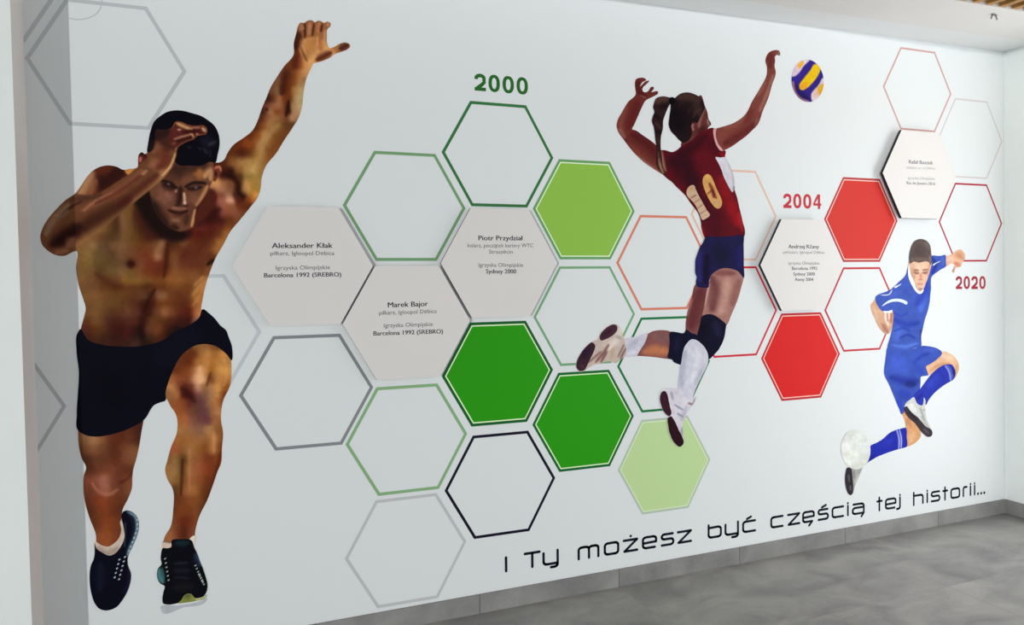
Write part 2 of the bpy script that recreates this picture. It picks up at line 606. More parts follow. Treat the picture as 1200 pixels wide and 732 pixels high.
r_ = .24
GL = {
    'I': [[(.5, 0), (.5, 1.16)]],
    'T': [[(0, 1.22), (1, 1.22)], [(.5, 0), (.5, 1.22)]],
    'y': [[(0, 1)] + arc(r_, r_, r_, r_, 180, 270) + [(.94, .0)], [(1, 1.12), (1, -.06)] + arc(1 - r_, -.08, r_, .22, 0, -90) + [(.52, -.3)]],
    'm': [[(0, 0)] + arc(.18, .78, .18, .22, 180, 90) + arc(.36, .82, .15, .18, 90, 0), [(.52, 0), (.52, .82)] + arc(.68, .82, .15, .18, 180, 90) + arc(.84, .78, .16, .22, 90, 0) + [(1, 0)]],
    'o': [arc(r_, 1 - r_, r_, r_, 180, 90) + arc(1 - r_, 1 - r_, r_, r_, 90, 0) + arc(1 - r_, r_, r_, r_, 0, -90) + arc(r_, r_, r_, r_, 270, 180) + [(0, 1 - r_)]],
    'z': [[(0, 1), (1, 1), (.04, 0), (1, 0)]],
    'Z': [[(0, 1), (1, 1), (.04, 0), (1, 0)], [(.52, 1.34), (.52, 1.36)]],
    'e': [[(.02, .46), (1, .5)] + arc(1 - r_, 1 - r_, r_, r_, 0, 90) + arc(r_, 1 - r_, r_, r_, 90, 180) + arc(r_, r_, r_, r_, 180, 270) + [(.9, 0)]],
    's': [[(.95, 1)] + arc(.2, .77, .2, .23, 90, 270) + arc(.8, .27, .2, .27, 90, -90) + [(0, 0)]],
    'b': [[(0, 1.2)] + arc(r_, r_, r_, r_, 180, 270) + arc(1 - r_, r_, r_, r_, 270, 360) + arc(1 - r_, .95 - r_, r_, r_, 0, 90) + [(0, .93)]],
    'c': [[(1, 1)] + arc(r_, 1 - r_, r_, r_, 90, 180) + arc(r_, r_, r_, r_, 180, 270) + [(1, 0)]],
    'C': [[(1, 1)] + arc(r_, 1 - r_, r_, r_, 90, 180) + arc(r_, r_, r_, r_, 180, 270) + [(1, 0)], [(.32, 1.24), (.66, 1.42)]],
    'S': [[(.95, 1)] + arc(.2, .77, .2, .23, 90, 270) + arc(.8, .27, .2, .27, 90, -90) + [(0, 0)], [(.36, 1.24), (.78, 1.42)]],
    'E': [[(.02, .46), (1, .5)] + arc(1 - r_, 1 - r_, r_, r_, 0, 90) + arc(r_, 1 - r_, r_, r_, 90, 180) + arc(r_, r_, r_, r_, 180, 270) + [(.85, 0), (.55, -.42)]],
    'i': [[(.5, 0), (.5, .98)], [(.5, 1.24), (.5, 1.26)]],
    'A': [[(0.05, 1)] + arc(1 - r_, 1 - r_, r_, r_, 90, 0) + [(1, 0), (.78, -.36)], [(1, .62)] + arc(r_, .4, r_, .22, 90, 180) + arc(r_, .2, r_, .2, 180, 270) + [(1, 0)]],
    't': [[(.45, -.04), (.45, 1.32)], [(0, .94), (1, .94)]],
    'j': [[(.9, 1.0)] + arc(.9 - .45, .05, .45, .25, 0, -90) + [(0, -.2)], [(.9, 1.26), (.9, 1.28)]],
    'h': [[(0, -.08), (0, 1.26)], [(0, .92)] + arc(1 - r_, .92 - r_, r_, r_, 90, 0) + [(1, 0)]],
    'r': [[(0, 0)] + arc(.3, .7, .3, .3, 180, 90) + [(1, 1)]],
    '.': [[(.5, 0), (.5, .02)]],
}
SL = [('I', 591.3, 595), ('T', 613.8, 633.8), ('y', 635.6, 655), ('m', 676.8, 702.6), ('o', 707.5, 725.8), ('Z', 729.8, 748), ('e', 752.2, 770.2),
      ('s', 774.2, 790.4), ('z', 793.2, 811), ('b', 829.2, 846), ('y', 849, 866), ('C', 869.7, 886), ('c', 902.7, 918.2), ('z', 922.4, 937.8),
      ('E', 940, 954.8), ('S', 958, 971.4), ('c', 974.5, 989.2), ('i', 992.4, 994.8), ('A', 998.3, 1013.2), ('t', 1027, 1034.4), ('e', 1037, 1050.5),
      ('j', 1050, 1056), ('h', 1069.8, 1082.4), ('i', 1085.3, 1087.9), ('s', 1090.6, 1102), ('t', 1104.2, 1111), ('o', 1113.7, 1125.2),
      ('r', 1128, 1133.7), ('i', 1136, 1138.4), ('i', 1140.8, 1143.3), ('.', 1144.8, 1147.2), ('.', 1148.6, 1151), ('.', 1152.2, 1154.6)]
VB, XH, SW = -3.815, 0.120, 0.0255


def u_at(px):
    """wall u coordinate where pixel column px meets the baseline"""
    lo, hi = -1.0, 11.0
    for _ in range(40):
        m_ = (lo + hi) / 2
        x, z = uv2m(m_, VB)
        if to_px(x, z)[0] < px:
            lo = m_
        else:
            hi = m_
    return lo


M_black = mat('slogan_ink', tuple(float(v) for v in ink((18, 20, 40), 850)), 0.5, 0.15)
x, z = uv2m(u_at(593), VB)
slog = empty('printed_slogan', x, 0, z)
tag(slog, 'black rounded slogan lettering running low along the wall above the skirting', 'lettering')
for ch, a, b in SL:
    ua, ub = u_at(a) + SW / 2, u_at(b) - SW / 2
    if ub < ua:
        ua = ub = (ua + ub) / 2
    vs, fs = [], []
    for st in GL[ch]:
        pts = [(ua + p[0] * (ub - ua), VB + SW / 2 + p[1] * (XH - SW / 2)) for p in st]
        hw = SW / 2
        for (p, q) in zip(pts[:-1], pts[1:]):
            dx, dy = q[0] - p[0], q[1] - p[1]
            l = math.hypot(dx, dy) or 1
            nx, ny = -dy / l * hw, dx / l * hw
            n0 = len(vs)
            vs += [(p[0] + nx, p[1] + ny), (p[0] - nx, p[1] - ny), (q[0] - nx, q[1] - ny), (q[0] + nx, q[1] + ny)]
            fs.append((n0, n0 + 1, n0 + 2, n0 + 3))
        for p in pts:
            n0 = len(vs)
            k_ = 1.25 if ch == '.' else 1.0
            vs += [(p[0] + hw * k_ * math.cos(t * math.pi / 5), p[1] + hw * k_ * math.sin(t * math.pi / 5)) for t in range(10)]
            fs.append(tuple(range(n0, n0 + 10)))
    o = mesh_obj('dot' if ch == '.' else 'letter', [(uv2m(*p)[0], -LIFT, uv2m(*p)[1]) for p in vs], fs, M_black)
    reparent(o, slog)

# ------------------------------------------------------------------ the five name plaques, standing off the wall
PD = -0.050                                   # front face depth (wall units)
M_pl = [mat('plaque_white', (0.725, 0.71, 0.695), 0.5, 0.25, 0.01, 6), mat('plaque_white_lit', (0.76, 0.745, 0.73), 0.5, 0.25, 0.01, 6)]  # right boards use a lighter copy, stronger light put into the colour
M_edge = mat('plaque_edge_shade', (0.02, 0.02, 0.028), 0.6, 0.2)  # shade around the boards, painted as near-black edges
TXT = (26, 28, 40)
TX2 = (74, 78, 84)
PL = [
    (1.741, -1.000, .5585, 0, 'white hexagonal plaque next to the running man, upper left of the plaques', [
        ('Aleksander Kłak', .006, (318.5, 290.6), (390, 290.2), 6.3, TXT), ('piłkarz, Igloopol Dębica', 0, (316.8, 298.9), (391.8, 298.7), 5.0, TX2),
        ('Igrzyska Olimpijskie', 0, (323.3, 316), (386.7, 315.2), 5.0, TX2), ('Barcelona 1992 (SREBRO)', .006, (309.5, 324.9), (400, 323.7), 5.4, TXT)]),
    (2.597, -1.486, .5590, 0, 'white hexagonal plaque with the lowest position, wedged between two others', [
        ('Marek Bajor', .006, (454.5, 360), (501.7, 358.4), 6.3, TXT), ('piłkarz, Igloopol Dębica', 0, (444.2, 368.7), (511.8, 366.5), 5.0, TX2),
        ('Igrzyska Olimpijskie', 0, (449.8, 383.5), (507.2, 381.8), 5.0, TX2), ('Barcelona 1992 (SREBRO)', .006, (437.6, 393), (519.2, 390.4), 5.4, TXT)]),
    (3.455, -0.980, .5620, 0, 'white hexagonal plaque directly below the hexagon of the year 2000', [
        ('Piotr Przydział', .006, (560.6, 281.5), (612.8, 281.5), 6.0, TXT), ('kolarz, początek kariery WTC', 0, (548, 289.6), (625, 289.6), 4.8, TX2),
        ('Straszęcin', 0, (573, 297), (600.9, 297), 4.8, TX2), ('Igrzyska Olimpijskie', 0, (560.8, 312.5), (613, 312.5), 4.8, TX2),
        ('Sydney 2000', .006, (569.5, 320.2), (605, 320.2), 5.2, TXT)]),
    (6.878, -1.010, .5560, 1, 'white hexagonal plaque under the red year 2004, with left edges painted dark as shade', [
        ('Andrzej Rżany', .005, (923.8, 290.8), (959.8, 291), 4.7, (64, 66, 76)), ('pięściarz, Igloopol Dębica', 0, (917.8, 297), (966, 297.2), 3.7, (130, 132, 138)),
        ('Igrzyska Olimpijskie', 0, (923.9, 309.9), (960.2, 309.9), 3.8, (120, 122, 128)), ('Barcelona 1992', .005, (927.9, 316.1), (957.7, 316.1), 4.0, (84, 86, 96)),
        ('Sydney 2000', .005, (929.5, 322.7), (955, 322.7), 4.0, (84, 86, 96)), ('Ateny 2004', .005, (931.3, 329.1), (953.1, 329.1), 4.0, (84, 86, 96))]),
    (8.589, 0.013, .5740, 1, 'white hexagonal plaque at upper right above the boy, with a strong shadow on its left', [
        ('Rafał Buszek', .005, (1065, 191.5), (1093.4, 192.7), 4.5, (122, 122, 128)), ('siatkarz, ur. w Dębicy', 0, (1062.4, 197.5), (1096, 198.6), 3.2, (170, 170, 174)),
        ('Igrzyska Olimpijskie', 0, (1063.9, 209.9), (1095.5, 210.8), 3.2, (168, 168, 172)), ('Rio de Janeiro 2016', .005, (1062.4, 215.8), (1096, 216.9), 3.6, (128, 126, 134))]),
]
for (u, v, R, mi, lab, lines) in PL:
    PD = -0.080 if mi else -0.050             # front face depth (wall units)
    x, z = uv2m(u, v)
    root = empty('name_plaque', x, 0, z)
    tag(root, lab, 'plaque', 'white hexagonal name plaques on the wall')
    f = hexpts(u, v, R)
    yf, yb = PD * U, PD * U + (0.018 if mi else 0.012)  # right boards thicker, to widen the shade painted on their edges
    bm = bmesh.new()
    a = [bm.verts.new((p[0], yf, p[1])) for p in f]
    b = [bm.verts.new((p[0], yb, p[1])) for p in f]
    bm.faces.new(a[::-1] if False else a)
    bm.faces.new(b[::-1])
    for i in range(6):
        fc = bm.faces.new((a[i], b[i], b[(i + 1) % 6], a[(i + 1) % 6]))
        fc.material_index = 1
    bmesh.ops.recalc_face_normals(bm, faces=bm.faces[:])
    me = bpy.data.meshes.new('board')
    bm.to_mesh(me)
    bm.free()
    me.materials.append(M_pl[mi])
    me.materials.append(M_edge)
    o = link(bpy.data.objects.new('board', me))
    reparent(o, root)
    o['label'] = 'white board with edges painted dark as shade'
    # hidden standoff bushes that carry the board
    for k in range(3):
        ang = math.radians(90 + 120 * k)
        bm = bmesh.new()
        bmesh.ops.create_cone(bm, cap_ends=True, segments=12, radius1=.012, radius2=.012, depth=-yb)
        bmesh.ops.rotate(bm, verts=bm.verts[:], matrix=Matrix.Rotation(math.pi / 2, 3, 'X'))
        bmesh.ops.translate(bm, verts=bm.verts[:], vec=(x + .12 * math.cos(ang), yb / 2, z + .12 * math.sin(ang)))
        me = bpy.data.meshes.new('standoff')
        bm.to_mesh(me)
        bm.free()
        me.materials.append(mat('steel', (0.5, 0.5, 0.5), 0.3, 0.5, metal=1.0))
        reparent(link(bpy.data.objects.new('standoff', me)), root)
    for (s, bold, p0, p1, cap, rgb) in lines:
        t = text_px('inscription', s, bold, p0, p1, cap, rgb, None, PD, 1)
        reparent(t, root)

# ------------------------------------------------------------------ printed figures (flat film on the wall)
def spline(pts, step=2.0, closed=True):
    P = np.array(pts, float)
    n = len(P)
    out = []
    for i in range(n if closed else n - 1):
        if closed:
            p0, p1, p2, p3 = P[i - 1], P[i], P[(i + 1) % n], P[(i + 2) % n]
        else:
            p0, p1, p2, p3 = P[max(i - 1, 0)], P[i], P[i + 1], P[min(i + 2, n - 1)]
        k = max(1, int(round(np.hypot(*(p2 - p1)) / step)))
        # centripetal-ish tangents limited so that corners do not loop
        d = np.hypot(*(p2 - p1))
        def tan(a, b, c):
            la, lc = np.hypot(*(b - a)) + 1e-6, np.hypot(*(c - b)) + 1e-6
            return ((b - a) / la * lc + (c - b) / lc * la) / (la + lc)
        m1, m2 = tan(p0, p1, p2) * d, tan(p1, p2, p3) * d
        for j in range(k):
            t = j / k
            out.append((2 * t**3 - 3 * t * t + 1) * p1 + (t**3 - 2 * t * t + t) * m1 + (-2 * t**3 + 3 * t * t) * p2 + (t**3 - t * t) * m2)
    if not closed:
        out.append(P[-1])
    return np.array(out)


def seg_dist(Q, L, closed=False):
    """distance of points Q to polyline L"""
    L = np.asarray(L, float)
    if len(L) == 1:
        return np.hypot(Q[:, 0] - L[0, 0], Q[:, 1] - L[0, 1])
    A = L if closed else L[:-1]
    B = np.roll(L, -1, 0) if closed else L[1:]
    best = np.full(len(Q), 1e9)
    for a, b in zip(A, B):
        d = b - a
        l2 = d @ d + 1e-9
        t = np.clip(((Q - a) @ d) / l2, 0, 1)
        r = Q - a - t[:, None] * d
        best = np.minimum(best, r[:, 0]**2 + r[:, 1]**2)
    return np.sqrt(best)


def seg_dist_t(Q, L):
    """distance to a polyline and the share of its length at the nearest point"""
    L = np.asarray(L, float)
    if len(L) == 1:
        return np.hypot(Q[:, 0] - L[0, 0], Q[:, 1] - L[0, 1]), np.full(len(Q), .5)
    ln = np.hypot(*(L[1:] - L[:-1]).T)
    cum = np.concatenate([[0], np.cumsum(ln)])
    best, bt = np.full(len(Q), 1e9), np.zeros(len(Q))
    for i, (a, b) in enumerate(zip(L[:-1], L[1:])):
        d = b - a
        t = np.clip(((Q - a) @ d) / (d @ d + 1e-9), 0, 1)
        r = Q - a - t[:, None] * d
        q = r[:, 0]**2 + r[:, 1]**2
        m = q < best
        best[m] = q[m]
        bt[m] = (cum[i] + t[m] * ln[i]) / (cum[-1] + 1e-9)
    return np.sqrt(best), bt


def inside(Q, L):
    x, y = Q[:, 0], Q[:, 1]
    res = np.zeros(len(Q), bool)
    j = len(L) - 1
    for i in range(len(L)):
        xi, yi = L[i]
        xj, yj = L[j]
        if yi != yj:
            c = ((yi > y) != (yj > y)) & (x < (xj - xi) * (y - yi) / (yj - yi) + xi)
            res ^= c
        j = i
    return res


def paint(Q, base, ops, field=None):
    col = np.tile(np.array(base, float), (len(Q), 1))
    if field is not None:
        # colours of the skin read off at scattered places, blended smoothly between them
        F = np.array(field)
        dd = np.hypot(F[:, None, 0] - F[None, :, 0], F[:, None, 1] - F[None, :, 1])
        sg = np.sort(dd, 1)[:, 1:4].mean(1) * .62
        for s0 in range(0, len(Q), 4000):
            q = Q[s0:s0 + 4000]
            d2 = (q[:, None, 0] - F[None, :, 0])**2 + (q[:, None, 1] - F[None, :, 1])**2
            w_ = np.exp(-d2 / (sg**2)[None]) + 1e-6 / (d2 + 1)**2
            col[s0:s0 + 4000] = (w_ @ F[:, 2:5]) / w_.sum(1)[:, None]

    def strokes(sts, mask):
        for (rgb, al, rad, pts) in sts:
            L = spline(pts, 3.0, False) if len(pts) > 2 else np.array(pts, float)
            rad = rad * (2.0 if rad > 3.5 else 1.45)
            lo, hi = L.min(0) - rad, L.max(0) + rad
            ix = np.where((Q[:, 0] > lo[0]) & (Q[:, 0] < hi[0]) & (Q[:, 1] > lo[1]) & (Q[:, 1] < hi[1]) & (mask > 0))[0]
            if not len(ix):
                continue
            d, t = seg_dist_t(Q[ix], L)
            if len(L) > 1:
                rad = rad * (0.55 + 0.45 * np.sqrt(np.clip(4 * t * (1 - t), 0, 1)))
            k = np.zeros(len(ix))
            for (sc_, a_) in ((1.0, .5), (.72, .5), (.45, .35)):
                dd = d / (rad * sc_)
                kk = np.where(dd < 1, (1 - dd * dd).clip(0)**2, 0) * a_ * al
                k = 1 - (1 - k) * (1 - kk)
            k = k * mask[ix]
            col[ix] += (np.array(rgb, float) - col[ix]) * k[:, None]
    one = np.ones(len(Q))
    for op in ops:
        if op[0] == 'r':
            _, poly, feather, rgb, sts = op
            L = spline(poly, 2.0)
            m = np.clip(0.5 + np.where(inside(Q, L), 1, -1) * seg_dist(Q, L, True) / (2 * feather), 0, 1)
            if rgb is not None:
                col += (np.array(rgb, float) - col) * m[:, None]
            strokes(sts, m)
        else:
            strokes([op], one)
    return np.clip(col, 0, 255)


_rng = np.random.RandomState(3)
_GR = [_rng.rand(128, 128) for _ in range(3)]
TONE = [1.0, 0.06, 1.0]


def grain(Q):
    """soft mottling of the print, -1..1"""
    out = np.zeros(len(Q))
    for k, sc in enumerate((9.0, 4.0, 2.0)):
        x, y = Q[:, 0] / sc, Q[:, 1] / sc
        i, j = np.floor(x).astype(int), np.floor(y).astype(int)
        fx, fy = x - i, y - j
        fx, fy = fx * fx * (3 - 2 * fx), fy * fy * (3 - 2 * fy)
        g_ = _GR[k]
        a, b = g_[i % 128, j % 128], g_[(i + 1) % 128, j % 128]
        c, d = g_[i % 128, (j + 1) % 128], g_[(i + 1) % 128, (j + 1) % 128]
        out += (a * (1 - fx) + b * fx) * (1 - fy) + (c * (1 - fx) + d * fx) * fy - .5
    return out


_NP = [0]


def printed(name, outline, base, ops=(), h=1.6, lift=2, parent=None, smooth=True, label=None, field=None):
    _NP[0] += 1
    lift = lift + (_NP[0] % 50) * 0.015
    L = spline(outline, 2.0) if smooth else np.array(outline, float)
    lo, hi = L.min(0), L.max(0)
    gx, gy = np.meshgrid(np.arange(lo[0], hi[0], h), np.arange(lo[1], hi[1], h * .87))
    gx = gx + (np.arange(gx.shape[0]) % 2)[:, None] * h * .5
    G = np.stack([gx.ravel(), gy.ravel()], -1)
    G = G[inside(G, L)]
    if len(G):
        G = G[seg_dist(G, L, True) > h * .5]
    V = np.concatenate([L, G]) if len(G) else L
    r = delaunay_2d_cdt([Vector(v) for v in V], [], [list(range(len(L)))], 1, 1e-5)
    V2 = np.array([tuple(v) for v in r[0]])
    fs = r[2]
    col = TONE[2] * 255 * (paint(V2, base, ops, field) / 255)**TONE[0] * (1 + TONE[1] * grain(V2))[:, None]
    col = np.clip(col, 0, 255)
    alb = np.clip(lin(col) / lin(wall_colour(V2[:, 0])) * WALL_ALB, 0.002, 0.95)
    X, Z = wall_pt(V2[:, 0], V2[:, 1])
    Y = np.full(len(X), -lift * LIFT)
    me = bpy.data.meshes.new(name)
    me.from_pydata(np.stack([X, Y, Z], -1).tolist(), [], [list(f) for f in fs])
    ca = me.color_attributes.new('ink', 'FLOAT_COLOR', 'POINT')
    ca.data.foreach_set('color', np.concatenate([alb, np.ones((len(alb), 1))], -1).astype(np.float32).ravel())
    me.materials.append(print_mat())
    me.update()
    o = link(bpy.data.objects.new(name, me))
    if parent is not None:
        reparent(o, parent)
    if label:
        o['label'] = label
    return o


def person(px, py, label):
    x, z = wall_pt(px, py)
    e = empty('person', float(x), 0, float(z))
    tag(e, label, 'person')
    return e


# ---------------------------------------------------------------- the running man
TONE[0], TONE[2] = 1.10, 0.93
run = person(180, 712, 'life-size printed shirtless man in black shorts running towards the viewer, one arm raised')
body = [(344.2, 63.5), (344.2, 51.5), (347.5, 37.3), (349.1, 30.8), (352.4, 26.4), (356.2, 26.9), (360.6, 24.2), (366, 24), (368.8, 26.2), (372.6, 24.2),
        (377, 25.3), (379.6, 27), (383.5, 25.3), (387.5, 27.5), (386.8, 31.3), (384.1, 33.5), (383, 42.8), (383.5, 51.5), (385.9, 56.2), (391.2, 55.3),
        (397.7, 51.5), (405.4, 49.9), (409.7, 52), (410.3, 54.8), (407.5, 57.5), (399.9, 60.8), (392.3, 63.5), (387.9, 66.8), (380.2, 70.6), (371.5, 73.3),
        (367.5, 74), (365, 78.8), (358.8, 92.5), (355.8, 107.5), (353.8, 125), (350, 137.5), (342.5, 150), (332.5, 165), (325, 177.5), (310.9, 195.8),
        (306.5, 209), (305.4, 219.9), (302.1, 230.8), (293, 243), (280, 259), (270, 271), (262.5, 285), (252.5, 302.5), (246.3, 317.5), (241.3, 332.5), (237.5, 350),
        (235.8, 363), (240, 375), (262, 392), (269, 412), (271.3, 435), (270, 450), (261.3, 470), (258.8, 490), (261.3, 507.5), (260, 525), (258.8, 543), (255, 552), (250, 566.5),
        (242.5, 586.5), (233.8, 604), (228.8, 621.5), (227, 636), (200, 638), (191.5, 635), (192.5, 630), (200, 616.5), (203, 596.5), (202, 571.5), (196.3, 561.5),
        (193.6, 549), (196, 540), (200, 525), (207.5, 505), (206, 485), (200, 476), (193.8, 466), (180, 468), (168, 480), (168, 493), (166.3, 502.5), (162.5, 525), (159, 540),
        (156.3, 549), (155, 560), (154.5, 571.5), (150, 584), (143.8, 596.5), (142, 609), (143.8, 626), (140, 642), (128, 648), (114, 641), (112.3, 626),
        (105, 606.5), (100, 589), (97.8, 571), (98.5, 556), (101, 548), (96, 537), (92.5, 522.5), (91.5, 500), (95, 440), (95, 400), (94.6, 387), (98.8, 370), (100.5, 362), (97.5, 350),
        (92.5, 335), (89.3, 315), (88.6, 294), (83, 296.3), (75.9, 299.6), (65.2, 298.6), (56.3, 293.7), (49.6, 286.6), (47.3, 277.7), (50.1, 267),
        (56.3, 256.4), (67, 244), (77.6, 233.8), (88.3, 226.5), (95.4, 217), (102.5, 206.6), (111.4, 198.2), (123.8, 193.9), (136.2, 195.1), (145.1, 199),
        (152, 197.8), (161, 196), (161.8, 187), (163, 180.5), (166.5, 178.2), (169.5, 180.5), (173.5, 178), (174.5, 165), (177, 153), (181.5, 142),
        (187.4, 137), (195, 132.5), (203, 130.5), (214, 130.7), (225, 133.5), (236, 137), (244, 142), (250.5, 148), (254.5, 155), (256.4, 163), (256.2, 172),
        (254, 181), (251.5, 190), (256, 190.5), (262.8, 187), (266, 180.5), (273.7, 169.6), (284.6, 162), (295.6, 153.2), (302, 141.2), (306.5, 128),
        (312, 115), (317.4, 101.9), (324, 91), (332.7, 78)]
S = []
A = S.append
